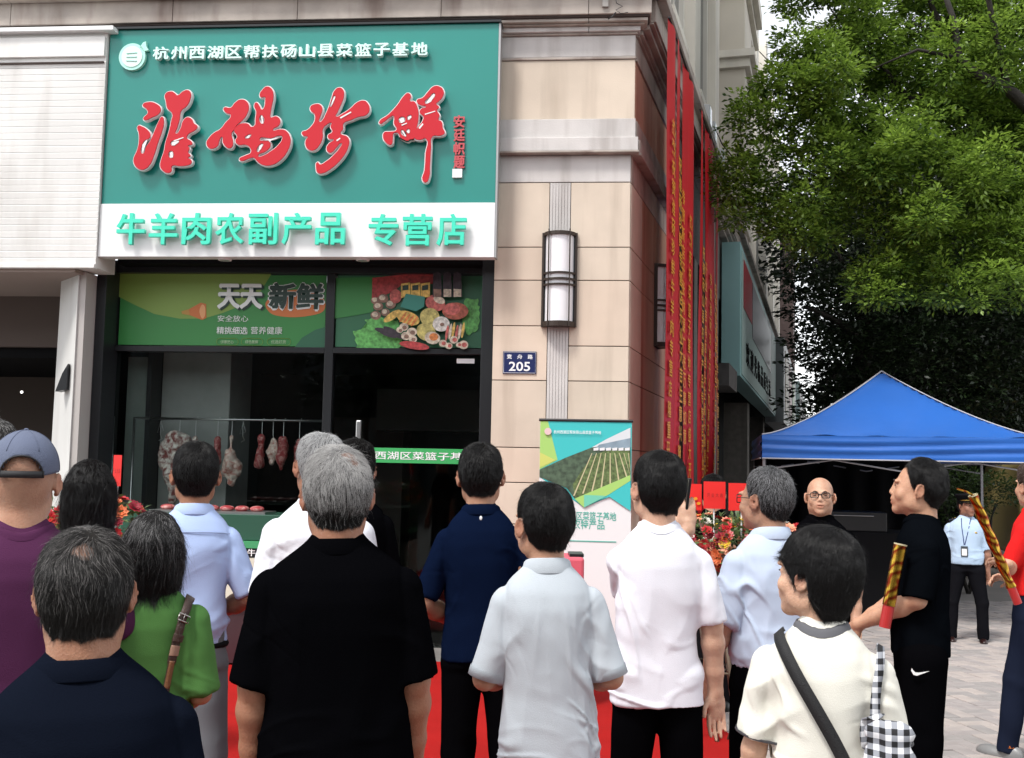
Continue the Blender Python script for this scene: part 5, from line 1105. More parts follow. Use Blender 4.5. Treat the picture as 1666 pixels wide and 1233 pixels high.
link('dark_back_sheet', np_mesh('dark_back_sheet', np.array(V), np.array([(2*i, 2*i+2, 2*i+3, 2*i+1) for i in range(n1-1)]), black), tent)  # black sheet added to make the space under the tent dark
V = []
for i in range(n1): t = i/(n1-1); V += [(-1.46+.03*math.sin(t*40), .2+2.7*t, .02), (-1.46+.03*math.sin(t*40), .2+2.7*t, 2.05)]
link('dark_side_sheet', np_mesh('dark_side_sheet', np.array(V), np.array([(2*i, 2*i+2, 2*i+3, 2*i+1) for i in range(n1-1)]), black), tent)  # second black sheet added for the darkness at the tent's left side
tb_ = thing('equipment_table', 'black draped table with equipment cases under the blue tent', 'table', mw=TM @ Matrix.Translation((-.45, .8, 0)))
box('drape', (-.9, 0, .02), (.75, .7, 1.02), black, tb_, .02); MB().tube([(-.2, -.01, 1.2), (.25, -.01, 1.2)], .006, 6).build('chrome_edge', mat('steel', (.5, .5, .5)), tb_); box('case', (-.35, .02, 1.02), (.4, .6, 1.24), mat('case_black', (.008, .008, .009), .4), tb_, .01)
# yellow van behind the tent
yv = mat('van_yellow', (.42, .33, .13), .4); vm = Matrix.Translation((8.1, 17.2, 0)) @ Matrix.Rotation(-.25, 4, 'Z')
van = thing('parked_van', 'dull yellow van parked behind the tent at the right edge', 'van', mw=vm)
MB().add([(0, 0, .4), (2.0, 0, .4), (2.0, 0, 1.9), (.15, 0, 1.9), (0, 0, 1.2), (0, 3.8, .4), (2.0, 3.8, .4), (2.0, 3.8, 1.9), (.15, 3.8, 1.9), (0, 3.8, 1.2)], [(0, 1, 2, 3, 4), (9, 8, 7, 6, 5), (0, 4, 9, 5), (4, 3, 8, 9), (3, 2, 7, 8), (1, 6, 7, 2), (0, 5, 6, 1)]).build('body', yv, van, bevel=.06)
box('rear_window', (.35, -.015, 1.15), (1.65, -.002, 1.65), glassd, van); box('bumper', (.05, -.1, .42), (1.95, 0, .6), darkm, van, .02)
for x in (.1, 1.8): box('tail_lamp', (x, -.02, .9), (x+.12, 0, 1.15), mat('tail_red', (.4, .02, .02), .3), van)
for x in (.0, 1.8):
    for y in (.6, 3.1): w0 = MB().tube([(x, y, .33), (x+.2, y, .33)], [.33, .33], 20).build('wheel', mat('tyre', (.015, .015, .015), .8), van, True)

# ---- across the street behind the viewer: what the glass and the sign reflect
op = thing('opposite_building', 'dark building across the street that the shop glass reflects', 'building')
box('wall', (-26, -17, 0), (22, -15.5, 8.5), mat('opp_wall', (.10, .09, .085), .8, var=.2, vscale=.3), op)
for i in range(11): box('window', (-25+i*4.2, -15.5, 4.2), (-22.6+i*4.2, -15.45, 6.2), glassd, op); box('window', (-25+i*4.2, -15.5, .5), (-22.2+i*4.2, -15.45, 3.2), glassd, op)
for k, (x, y) in enumerate(((-9, -12), (-2.5, -12.5), (4.5, -12), (11, -12.5))):
    t = thing('street_tree', ['roadside tree across the street, farthest to the left', 'roadside tree across the street, second from the left', 'roadside tree across the street, third from the left', 'roadside tree across the street, farthest to the right'][k], 'tree', loc=(x, y, 0)); crown('crown', [(rnd.uniform(-2, 2), rnd.uniform(-1.2, 1.2), rnd.uniform(3.6, 7), 1.5) for _ in range(9)], 30, .2, leafB, t, 30+k); b = MB(); limb(b, (0, 0, 0), (.2, 0, 4), .2, .12, k, .08); b.build('trunk', bark, t, True)
# ------------------------------------------------------------------ meat rail inside the window
yR = .62
rail = thing('hanging_rail', 'steel meat rail with upright post behind the left window', 'rail', mw=FM @ Matrix.Translation((0, yR, 0)))
steel = mat('steel', (.5, .5, .5), .3, metal=1)
ra_ = FA(218, 677, -yR); rb_ = FA(525, 688, -yR); zr = (ra_[1]+rb_[1])/2
MB().tube([(ra_[0], 0, zr), (rb_[0]+.1, 0, zr)], .012, 8).build('bar', steel, rail, True)
MB().tube([(ra_[0]+.005, 0, 0), (ra_[0]+.005, 0, zr)], .014, 8).build('post', steel, rail, True); MB().tube([(rb_[0]+.09, 0, 0), (rb_[0]+.09, 0, zr)], .014, 8).build('post', steel, rail, True)
for x in (ra_[0], rb_[0]+.09): MB().tube([(x, -.18, .02), (x, .18, .02)], .014, 8).build('foot', steel, rail, True)
def meat_mat(name, c1, c2, thr):
    m = mat(name, c1, .4, spec=.5, bump=.5, bscale=35); n = m.node_tree.nodes; l = m.node_tree.links; tc = n['Texture Coordinate']
    t = n.new('ShaderNodeTexNoise'); t.inputs['Scale'].default_value = 22; t.inputs['Detail'].default_value = 6; t.inputs['Distortion'].default_value = .6; l.new(tc.outputs['Object'], t.inputs[0])
    rp = n.new('ShaderNodeValToRGB'); rp.color_ramp.elements[0].position = thr-.12; rp.color_ramp.elements[1].position = thr+.14; rp.color_ramp.elements[0].color = (*c1, 1); rp.color_ramp.elements[1].color = (*c2, 1)
    l.new(t.outputs[0], rp.inputs[0]); l.new(rp.outputs[0], n['Principled BSDF'].inputs['Base Color']); return m
mred = meat_mat('meat_red', (.30, .03, .035), (.60, .34, .30), .58); mfat = meat_mat('meat_fat', (.48, .16, .13), (.8, .66, .58), .44); mcar = meat_mat('meat_carcass', (.22, .05, .045), (.8, .74, .68), .50)
def meat(label, px, pyt, prims, m, hook=.13, g=None):
    u, z = FA(px, pyt, -yR); t = thing('hanging_meat', label, 'meat', mw=FM @ Matrix.Translation((u, yR, z)), group='cuts of meat hanging on the rail')
    lo = np.min([np.minimum(a, b)-max(ra, rb) for a, b, ra, rb in [(np.array(p[0]), np.array(p[1]), p[2], p[3]) for p in prims]], 0)-.03; hi = np.max([np.maximum(a, b)+max(ra, rb) for a, b, ra, rb in [(np.array(p[0]), np.array(p[1]), p[2], p[3]) for p in prims]], 0)+.03
    G = Grid(lo, hi, .008)
    for p in prims: G.cap(p[0], p[1], p[2], p[3], .03)
    V, F = G.nets(); nr = G.grad(V); V = V+nr*(noise3(V*13+px, 3)*.020+noise3(V*34+px, 4)*.008+noise3(V*70+px, 5)*.003)[:, None]; V = V*np.array([.98, 1.0, 1.15]); link('flesh', np_mesh('flesh', V, F, m), t)
    dz = zr-z; MB().tube([(0, 0, -.05), (.012, -.01, -.02), (.0, 0, .03), (0, 0, dz-.01), (.015, 0, dz+.02), (.03, 0, dz-.005)], .004, 6).build('hook', steel, t, True); return t
meat('large pale carcass side, leftmost on the meat rail', 292, 712, [((-.05, 0, -.02), (-.12, 0, -.2), .09, .07), ((.0, 0, -.03), (-.05, 0, -.3), .08, .10), ((-.05, 0, -.3), (-.03, 0, -.52), .07, .045), ((.06, 0, -.05), (.08, 0, -.3), .07, .05), ((-.16, 0, -.08), (-.15, 0, -.25), .05, .04)], mcar)
meat('pale leg of lamb with its bone up, right of the blue-shirt man', 377, 712, [((.0, 0, 0), (-.005, 0, -.13), .016, .022), ((-.01, 0, -.14), (.0, 0, -.26), .05, .085), ((.03, 0, -.26), (.02, 0, -.37), .075, .04)], mfat)
meat('dark red cut behind the blue-shirt man, small and half hidden', 354, 712, [((0, 0, -.02), (0, 0, -.2), .035, .05)], mred)
meat('plain dark red cut, third from the window post', 426, 712, [((0, 0, -.02), (-.005, 0, -.22), .03, .045), ((-.02, 0, -.12), (-.01, 0, -.22), .04, .045)], mred)
meat('ragged red rib piece beside the plain dark cut', 461, 714, [((0, 0, -.02), (-.02, 0, -.2), .05, .03), ((.02, 0, -.06), (.0, 0, -.14), .045, .04), ((-.02, 0, -.18), (-.01, 0, -.26), .03, .02)], mred)
meat('dark red cut at the right end of the rail by the grey-haired men', 487, 716, [((0, 0, -.02), (.0, 0, -.2), .035, .05)], mred)
meat('short fatty rib end beside the ragged rib piece', 444, 713, [((0, 0, -.02), (.01, 0, -.12), .03, .05), ((-.03, 0, -.12), (.0, 0, -.2), .03, .03)], mfat)
meat('mottled shoulder cut right of the pale carcass side', 318, 712, [((0, 0, -.02), (-.01, 0, -.2), .04, .06), ((.02, 0, -.2), (.0, 0, -.36), .05, .03)], mcar)
for px, lab in ((262, 'empty steel hook with chain, left end of the meat rail'), (396, 'empty wire hooks between the leg of lamb and the dark cut')):
    u, z = FA(px, 682, -yR); t = thing('meat_hook', lab, 'hook', mw=FM @ Matrix.Translation((u, yR, zr)))
    MB().tube([(0, 0, .018), (.01, 0, 0), (0, 0, -.03), (0, 0, -.16), (.02, 0, -.2), (-.015, 0, -.22)], .004, 6).build('hook', steel, t, True); MB().tube([(.0, 0, -.02), (.03, 0, -.12), (-.03, 0, -.14), (0, 0, -.02)], .003, 6).build('wire', steel, t, True)
# counter in front of the window
ct = thing('display_counter', 'meat counter with cream front panel and green bands below the window', 'counter', mw=FM @ Matrix.Translation((0, -1.0, 0)))
u0 = -4.3; uc = FA(415, 900, 1.0)
zz = lambda y: FA(415, y, 1.0)[1]
box('glass_case', (u0, .05, zz(880)), (u0+2.1, .6, zz(838)), mat('case_green', (.03, .09, .06), .2), ct, .004); box('green_band', (u0, 0, zz(892)), (u0+2.1, .6, zz(881)), mat('band_green', (.05, .30, .12), .5), ct)
box('dark_band', (u0, .004, zz(907)), (u0+2.1, .6, zz(893)), darkm, ct); box('cream_front', (u0, 0, zz(978)), (u0+2.1, .6, zz(908)), mat('cream_print', (.62, .61, .50), .5), ct); box('green_band', (u0, -.002, zz(991)), (u0+2.1, .6, zz(979)), mat('band_green', (.05, .3, .12)), ct)
box('lower_case', (u0+.02, .03, .05), (u0+2.08, .58, zz(992)), mat('lower_case', (.05, .025, .03), .3), ct); a = FA(402, 905, 1.0); put_text('牛羊肉', ct, a[0], -.003, zz(905), .22, .06, white, 0, .01); a = FA(383, 972, 1.0); put_text('平价', ct, a[0], -.003, zz(970), .14, .045, darkm, 0, .01)
ml = thing('meat_tray', 'tray of red meat pieces on top of the counter', 'tray', mw=FM @ Matrix.Translation((-3.5, -.75, zz(838))))
box('tray', (-.5, -.15, 0), (.5, .15, .02), steel, ml); 
for k in range(7): MB().ell((-.4+k*.13, 0, .04), (.06, .07, .025)).build('meat_piece', mred, ml, True)
# ------------------------------------------------------------------ roll-up banner
q0 = P(877, 684, 9.0); q1 = P(1027, 684, 9.0)
rb = thing('roll_up_banner', 'roll-up display banner with an aerial orchard photo and teal shapes', 'banner', mw=FM @ Matrix.Translation((0, -.55, 0)))
R_ = lambda px, py: FA(px, py, .55)
l0, l1 = R_(877, 800)[0], R_(1027, 800)[0]; zt2 = R_(950, 684)[1]
tq = mat('banner_turquoise', (.05, .50, .50), .45); lg_ = mat('banner_lime', (.36, .60, .16), .45); wt_ = mat('banner_white', (.74, .75, .75), .45)
box('print', (l0, 0, .1), (l1, .004, zt2-.005), wt_, rb); MB().tube([(l0-.01, 0, zt2), (l1+.01, 0, zt2)], .012, 8).build('top_bar', darkm, rb); box('base', (l0-.02, -.08, .0), (l1+.02, .08, .1), mat('alu', (.5, .5, .52), .35, metal=1), rb, .02); MB().tube([((l0+l1)/2, .03, .1), ((l0+l1)/2, .03, zt2)], .008, 6).build('pole', steel, rb)
Z7 = lambda p: R_(790+p[0]/3.245, 560+p[1]/3.245)
def fb(pts, m, lay, nm='printed_shape'): 
    q = [Z7(p) for p in pts]; q = [(min(max(a, l0+.001), l1-.001), min(c, zt2-.012)) for a, c in q]; return MB().poly(q, -.0012*lay).build(nm, m, rb)
fb([(270, 380), (790, 380), (790, 690), (790, 870), (655, 805), (520, 862), (270, 700)], tq, 1)
fb([(270, 400), (330, 400), (380, 610), (270, 660)], lg_, 2); fb([(283, 570), (370, 612), (283, 650)], mat('banner_yel', (.55, .6, .15), .45), 3)
fb([(765, 440), (765, 690), (600, 760), (470, 815), (430, 760), (270, 700), (270, 662), (420, 600), (560, 545), (640, 500)], mat('ph_hill', (.06, .10, .06), .6, var=.5, vscale=25), 4, 'photo_field')
fb([(765, 440), (765, 520), (560, 545), (640, 500)], mat('ph_sky', (.62, .66, .68), .5), 5, 'photo_sky'); fb([(765, 495), (765, 545), (570, 560), (600, 530)], mat('ph_mount', (.22, .30, .36), .6, var=.2, vscale=12), 6, 'photo_mountain')
fb([(460, 740), (560, 590), (640, 560), (765, 560), (765, 690), (600, 760), (475, 812)], mat('ph_orch', (.10, .15, .05), .6, var=.6, vscale=40), 7, 'photo_orchard')
for k in range(9): 
    x0 = 560+k*24; fb([(x0, 575), (x0+4, 575), (470+k*48, 800-k*12), (462+k*48, 800-k*12)], mat('ph_row', (.55, .50, .30), .6), 8, 'orchard_row')
for k in range(6): fb([(570+k*33, 548), (596+k*33, 545), (596+k*33, 560), (570+k*33, 562)], wt_, 9, 'greenhouse')
fb([(470, 815), (765, 690), (765, 720), (655, 790), (520, 862)], lg_, 10); fb([(600, 762), (765, 694), (765, 880), (655, 806), (560, 835)], tq, 9); fb([(520, 795), (640, 800), (520, 862)], mat('banner_mid', (.16, .55, .40), .45), 11)
a = Z7((360, 472)); c = Z7((610, 455)); put_text('杭州西湖区帮扶砀山县菜篮子基地', rb, a[0], -.016, a[1], c[0]-a[0], .03, wt_, 0, .01)
MB().poly([(Z7((330, 460))[0]+.03*math.cos(t), Z7((330, 460))[1]+.03*math.sin(t)) for t in np.linspace(0, 6.28, 18)[:-1]], -.016).build('logo_dot', mat('lp', (.7, .5, .5)), rb)
tt = mat('banner_text', (.10, .42, .34), .5)
a = Z7((300, 925)); c = Z7((690, 890)); put_text('杭州市西湖区菜篮子基地', rb, a[0], -.002, a[1], c[0]-a[0], .075, tt, 0, .014); a = Z7((330, 972)); c = Z7((628, 935)); put_text('砀山县农特产品', rb, a[0], -.002, a[1], c[0]-a[0], .08, tt, 0, .014)
box('rule_line', (l0+.08, -.003, Z7((500, 1042))[1]), (l1-.12, -.001, Z7((500, 1036))[1]), tt, rb)
tt_ = thing('gift_table', 'low table under a pink cloth by the roll-up banner', 'table', loc=P(950, 905, 7.8)*1); q = P(925, 903, 7.8); tt_.location = (q.x, 7.8, 0)
box('cloth', (-.13, -.2, .02), (.10, .2, q.z), mat('pink_cloth', (.62, .10, .14), .7), tt_, .02); box('top_tray', (.0, -.15, q.z), (.1, .1, q.z+.02), darkm, tt_)
# ------------------------------------------------------------------ flower stands
def petal_flower(name, m, m2, r=.035, n=9):
    b = MB()
    for ring, (rr, tilt, k) in enumerate(((r, .25, n), (r*.7, .6, n-2), (r*.42, .95, 5))):
        for i in range(k):
            a = 2*PI*i/k+ring*.4; dx, dy = math.cos(a), math.sin(a); w_ = rr*.36; o_ = rr*.1
            b.add([(dx*o_, dy*o_, 0), (dx*rr*.6-dy*w_, dy*rr*.6+dx*w_, rr*tilt*.6), (dx*rr, dy*rr, rr*tilt), (dx*rr*.6+dy*w_, dy*rr*.6-dx*w_, rr*tilt*.6)], [(0, 1, 2, 3)])
    return b.mesh(name, m)
fm = {k: mat('petal_'+k, c, .6, var=.15, vscale=40) for k, c in dict(red=(.45, .01, .015), crimson=(.26, .005, .02), orange=(.70, .16, .05), peach=(.75, .33, .20), yellow=(.75, .50, .02), white=(.7, .68, .6), pink=(.62, .2, .2)).items()}
fmes = {k: petal_flower('flower', m, m) for k, m in fm.items()}
gleaf = leaf_mat('bouquet_leaf', (.03, .07, .02), (.14, .22, .08), .2); wood = mat('stand_wood', (.10, .075, .05), .6, var=.2)
cardred = mat('card_red', (.72, .022, .018), .45)
def flower_stand(label, px, py, Y, r=.24, card=True, cw=.17, chh=.17, mix=None, cardpy=None, seed=0, txt=None, cdx=0):
    q = P(px, py, Y); t = thing('flower_stand', label, 'flower stand', loc=(q.x, q.y, 0), group='congratulation flower stands'); rs = random.Random(seed); zc = q.z
    pool = mix or ['red']*5+['crimson']*3+['orange']*4+['peach']*3+['yellow']*2+['white']*2+['pink']
    for i in range(75):
        d = Vector((rs.gauss(0, 1), rs.gauss(0, 1)-.5, rs.gauss(0, 1)*.8+.1)).normalized(); p = Vector((d.x*r, d.y*r*.8, zc-.08+d.z*r*.8))
        k = rs.choice(pool); o = link('flower', fmes[k], t); o.location = p; o.rotation_euler = (d+Vector((0, -.3, .25))).to_track_quat('Z', 'Y').to_euler(); s = rs.uniform(.75, 1.35); o.scale = (s, s, s)
    cr = crown('leaves', [(0, 0, zc-.1, r*1.0)], 60/r/r*.9, .05, gleaf, t, seed)
    b = MB(); n = 16; b.tube([(0, 0, zc-.42), (0, 0, zc-.3), (0, 0, zc-.22)], [.10, .15, .19], 18); b.build('basket', wood, t, True)
    for i in range(3):
        a = 2*PI*i/3+.9+seed*.0; MB().tube([(.05*math.cos(a), .05*math.sin(a), zc-.25), (.34*math.cos(a), .34*math.sin(a), .0)], [.012, .014], 8).build('leg', wood, t, True)
    MB().tube([(.2*math.cos(a), .2*math.sin(a), .45) for a in np.linspace(.9, .9+2*PI, 4)], .006, 6).build('brace', wood, t, True)
    if card:
        cz = P(px, cardpy or py-50, Y).z; MB().tube([(cdx, -.05, zc-.1), (cdx, -.05, cz)], .005, 6).build('card_stick', white, t)
        c = MB().add([(cdx-cw/2, -.06, cz-chh/2), (cdx+cw/2, -.075, cz-chh/2), (cdx+cw/2, -.075, cz+chh/2), (cdx-cw/2, -.06, cz+chh/2), (cdx-cw/2, -.056, cz-chh/2), (cdx+cw/2, -.071, cz-chh/2), (cdx+cw/2, -.071, cz+chh/2), (cdx-cw/2, -.056, cz+chh/2)], [(0, 1, 2, 3), (7, 6, 5, 4), (0, 4, 5, 1), (1, 5, 6, 2), (2, 6, 7, 3), (3, 7, 4, 0)]).build('card', cardred, t)
        if txt == 'gold':
            for k, (ox, oz) in enumerate(((.0, .0), (.02, -.03), (-.01, -.05))): MB().disc((cdx+.02+ox, cz+oz-.01), .013, .01, 10, y=-.08).build('gold_mark', gold, t)
        else:
            for k in range(4): put_text('开业大吉'[k], t, cdx-cw*.36+k*cw*.2, -.078, cz-.012, cw*.13, .024, mat('card_ink', (.2, .01, .01)), 0, 0, name='character')
    return t
flower_stand('flower stand with a red card, left of the row beside the white t-shirt man', 1123, 868, 7.1, cardpy=808, seed=1, txt='gold', cw=.12)
flower_stand('flower stand with red card in the middle of the row by the red banners', 1159, 866, 6.9, cardpy=805, seed=2, cw=.135, cdx=0)
flower_stand('flower stand with red card beside the man in glasses', 1206, 872, 6.8, cardpy=808, seed=3, txt='gold', cw=.165, cdx=-.01)
flower_stand('flower stand at the right end of the row, hidden by the pale blue shirt', 1275, 880, 6.8, cardpy=815, seed=4, cw=.16, cdx=-.10)
flower_stand('orange and red flower stand at far left beyond the black-haired woman', 178, 838, 6.0, r=.22, cardpy=765, seed=5, mix=['orange']*6+['red']*4+['crimson']*2+['peach']*2+['yellow'], cw=.05, cdx=.055)
flower_stand('orange and red flower stand peeping left of the black-haired woman', 112, 835, 6.0, r=.17, card=False, seed=6, mix=['orange']*5+['red']*5+['peach'])
# ------------------------------------------------------------------ the crowd
def put(label, px, pyt, sc, rel=0, **k):
    Y = CF/sc; q = P(px, pyt, Y); k.setdefault('headscale', 1.09); H = (q.z-.020)*1.72/(1.52+.2*k['headscale']); tl = k.get('tilt', 0); return person(label, q.x+H*math.sin(tl), q.y, -math.atan2(q.x, q.y)+rel, H, **k)
def pw(pr, v): return pr[0].matrix_world @ Vector(v)
blackc = (.0022, .0022, .0028)
def fabric(name, c, **k): return cloth_mat(name, c, **k)
hc = (.010, .009, .009)
tan_ = (.36, .185, .115); mid_ = (.46, .26, .17); fair = (.55, .34, .24)
# 1 near man, bottom left
nearp = put('nearest man with thinning grey-black hair and dark navy collared shirt, bottom left', 141, 845, 890, 0, tilt=.028, skin=tan_, h=.005, nstr=30000, build=1.18,
    hair=dict(grey=.12, bald=.42, by=-.065, bz=.08, T=.010, topfac=.8, L=.03, r=.00026, gcol=(.30, .28, .27), col=(.010, .009, .008)), head=(-.05, -.02, 0), top=dict(kind='polo', col=(.0055, .0075, .014), ch=.03), bot=blackc, seed=2, headscale=1.03)
# 2 cap man
capp = put('man in grey-blue baseball cap and plum t-shirt at the left edge', 42, 697, 545, .05, skin=(.48, .27, .18), h=.006, hair=dict(style='shaved'), head=(-.12, 0, 0),
    top=dict(kind='tee', col=(.075, .020, .060), sl=.25, sr=.08, se=.078, neck=.010), build=1.2, seed=3, arms=(arm_hang(-1), dict(e=(.29, .08, 1.14), w=(.05, .30, 1.12), d=(-1, .3, 0), n=(0, .9, .3), curl=.8)), bot=blackc)
def cap_hat(pr, m, seam):
    root, Gs, hp, R = pr; t = thing('baseball_cap', 'grey-blue baseball cap worn by the man in plum at the left edge', 'cap', mw=root.matrix_world.copy()); nu, nv = 72, 26; V = []; F = []
    for j in range(nv+1):
        for i in range(nu):
            a = 2*PI*i/nu; th = (j/nv)*1.62; back = math.exp(-((a-PI)/1.0)**2); th *= 1+.10*back
            r_ = (.088, .107, .104); pl = 1+.006*math.cos(6*a); V.append(hp((r_[0]*math.sin(th)*math.sin(a)*pl, -.014+r_[1]*math.sin(th)*math.cos(a)*pl, .036+r_[2]*math.cos(th))))
    for j in range(nv):
        for i in range(nu):
            a = 2*PI*(i+.5)/nu; th = (j+.5)/nv*1.62; da = abs(a-PI)
            if th > 1.0 and (da/.62)**2+((1.62-th)/.50)**2 < 1: continue
            F.append((j*nu+i, (j+1)*nu+i, (j+1)*nu+(i+1) % nu, j*nu+(i+1) % nu))
    o = MB().add(V, F).build('crown_panels', m, t, True); sm = o.modifiers.new('s', 'SOLIDIFY'); sm.thickness = .003
    for k in range(6):
        a = 2*PI*k/6+.52; pts = [hp((.0885*math.sin(th)*math.sin(a), -.014+.1075*math.sin(th)*math.cos(a), .036+.1045*math.cos(th))) for th in np.linspace(0, 1.1 if abs(a-PI) < .7 else 1.6, 14)]; MB().tube(pts, .0012, 5).build('seam', m, t, True)
    MB().ell(hp((0, -.014, .142)), (.007, .007, .004)).build('top_button', m, t, True)
    st = [hp((.090*math.sin(a), -.014+.110*math.cos(a), .036+.104*math.cos(1.70)+0)) for a in np.linspace(PI-.66, PI+.66, 16)]; v = []; f = []
    for i, p in enumerate(st): v += [p+np.array([0, 0, -.010]), p+np.array([0, 0, .010]), p*1+np.array([0, .004, .010]), p+np.array([0, .004, -.010])]
    for i in range(len(st)-1):
        for j in range(4): f.append((i*4+j, i*4+(j+1) % 4, i*4+4+(j+1) % 4, i*4+4+j))
    MB().add(v, f).build('back_strap', seam, t, True)
    st = [hp((.0895*math.sin(PI+.62*math.sin(s_)*1.0), -.014+.109*math.cos(PI+.62*math.sin(s_)), .036+.104*math.cos(1.62*1.08-.52*abs(math.cos(s_))))) for s_ in np.linspace(-PI/2, PI/2, 24)]; MB().tube(st, .0028, 6).build('opening_binding', seam, t, True)
    v = []; f = []; n = 20
    for i in range(n+1):
        a = -1.0+2.0*i/n; ex = .075*math.cos(a*1.4); v += [hp((.088*math.sin(a), -.014+.106*math.cos(a), .030)), hp(((.088+ex*.1)*math.sin(a), -.014+(.106+ex)*math.cos(a), .012))]
    for i in range(n): f.append((2*i, 2*i+1, 2*i+3, 2*i+2))
    o = MB().add(v, f).build('brim', m, t, True); sm = o.modifiers.new('s', 'SOLIDIFY'); sm.thickness = .004
cap_hat(capp, mat('cap_blue', (.105, .125, .19), .85, var=.08, bump=.3, bscale=300), mat('cap_black', (.012, .012, .014), .7))
# 3 head behind the cap man
put('person with dark grey hair behind the capped man, cut by the left edge', -14, 680, 400, 0, skin=tan_, h=.009, nstr=3000, hair=dict(grey=.3, T=.016), top=dict(kind='tee', col=blackc), seed=33)
# 4 black bob woman
bobp = put('woman with long black bob and black top in front of orange flowers', 148, 741, 390, .1, skin=fair, h=.008, female=True, nstr=14000, hair=dict(topfac=.4, style='bob', L=.10, T=.012, W=.096, grav=.7, r=.0004, lift=.001, steps=7), top=dict(kind='tee', col=blackc), bot=blackc, seed=5)
strap('necklace', bobp[0], bobp[1], [(-.07, -.04, 1.47), (-.04, -.075, 1.462), (0, -.085, 1.46), (.04, -.075, 1.462), (.07, -.04, 1.47)], .004, .002, mat('silver', (.7, .7, .7), .25, metal=1), n=24)
# 5 green woman
grp = put('woman with grey-streaked black bob and green t-shirt, leather strap on her shoulder', 250, 822, 500, -.05, skin=mid_, h=.006, female=True, nstr=22000, head=(-.1, .05, .04),
    hair=dict(topfac=.4, style='bob', L=.09, T=.012, grey=.11, gcol=(.33, .32, .32), W=.097, grav=.62, r=.00038, lift=.0015, steps=7), build=1.08, top=dict(kind='blouse', col=(.075, .19, .05), sl=.26, sr=.085, se=.088, hem=.80, neck=.016, flare=.03), bot=(.05, .05, .05), seed=6, arms=(arm_hang(-1), arm_front(1, ez=1.08)), fold=1.3)
lea = mat('leather_brown', (.055, .028, .020), .45, bump=.3, bscale=120); lea2 = mat('leather_tan', (.20, .085, .035), .45, bump=.3, bscale=120); sil = mat('buckle', (.45, .43, .40), .35, metal=1)
bag = thing('shoulder_bag_strap', 'brown leather bag strap with metal buckle over the shoulder of the woman in green', 'strap', mw=grp[0].matrix_world.copy())
pth = [(.135, .05, 1.40), (.130, -.04, 1.42), (.120, -.11, 1.37), (.108, -.14, 1.28), (.095, -.15, 1.18), (.078, -.15, 1.09), (.065, -.15, 1.02)]
_, q_, g_ = strap('strap', bag, grp[1], pth, lambda t: .032 if t < .62 else (.024 if t < .88 else .034), .004, lea, n=60, off=.014)
def piece(nm, i0, i1, w, th, m, off=.004):
    return strap(nm, bag, grp[1], [tuple(q_[i]+g_[i]*off) for i in range(i0, i1+1, max(1, (i1-i0)//6))], w, th, m, proj=False, n=12)
piece('tan_inset', 35, 46, .020, .003, lea2); piece('strap_loop', 26, 29, .040, .006, lea); piece('tan_pad', 30, 34, .034, .004, mat('leather_pale', (.34, .2, .14), .5))
for i in (20,):
    c = q_[i]+g_[i]*.008; tg = q_[i+2]-q_[i-2]; tg /= np.linalg.norm(tg); sd_ = np.cross(tg, g_[i]); MB().tube([c+sd_*.022+tg*.012, c-sd_*.022+tg*.012, c-sd_*.022-tg*.012, c+sd_*.022-tg*.012, c+sd_*.022+tg*.012], .0032, 6).build('buckle', sil, bag, True); MB().tube([c+sd_*.0+tg*.012, c-tg*.018], .002, 5).build('buckle_pin', sil, bag, True)
piece('end_tab', 50, 58, .030, .006, lea)
# 6 blue shirt man
blp = put('man in light blue short-sleeved shirt and grey trousers facing the window', 321, 712, 388, .02, skin=(.34, .17, .10), h=.007, nstr=12000, hair=dict(L=.02, r=.0004), top=dict(kind='shirt', col=(.42, .53, .80), sl=.235, sr=.078, se=.078, hem=.93, tuck=True, ch=.036), bot=(.15, .165, .18), seed=7, fold=2.3, build=.97, arms=(arm_front(-1), arm_front(1, ez=1.11, ox=.24, wx=.05, wz=.99)))
MB().tube([(.146*math.cos(a), .100*math.sin(a), .925) for a in np.linspace(0, 2*PI, 40)], .014, 8).build('belt', black, blp[0], True)
strap('yoke_seam', blp[0], blp[1], [(-.16, -.08, 1.375), (-.08, -.12, 1.38), (0, -.13, 1.382), (.08, -.12, 1.38), (.16, -.08, 1.375)], .004, .002, mat('seam_blue', (.30, .38, .60), .9), n=30, off=.003)
# 7 white shirt man
whp = put('grey-haired man in white shirt half hidden behind the black polo shirt', 524, 695, 395, .05, skin=tan_, h=.007, nstr=11000, head=(.2, 0, 0), hair=dict(grey=.82, bald=.45, by=-.03, T=.009, gcol=(.50, .50, .50)), top=dict(kind='shirt', col=(.72, .73, .78), sl=.25, sr=.085, se=.085, hem=.84), build=1.08, bot=blackc, seed=8, fold=1.5)
# 8 black polo man
bkp = put('broad man with grey hair in black polo shirt, centre left of the crowd', 551, 714, 585, -.02, tilt=.028, skin=(.34, .165, .10), h=.0055, nstr=26000, head=(.08, .04, 0), hair=dict(grey=.70, bald=.5, by=-.05, bx=.02, bz=.085, dark_low=1.0, light_top=.25, T=.011, L=.026, r=.00034, gcol=(.42, .41, .40), topfac=.9), build=1.2, belly=.02,
    top=dict(kind='polo', col=(.002, .002, .0026), sl=.27, sr=.085, se=.09, hem=.80, w=1.04), bot=blackc, seed=9, arms=(arm_hang(-1, .05, .03), arm_hang(1, .03, .06)))
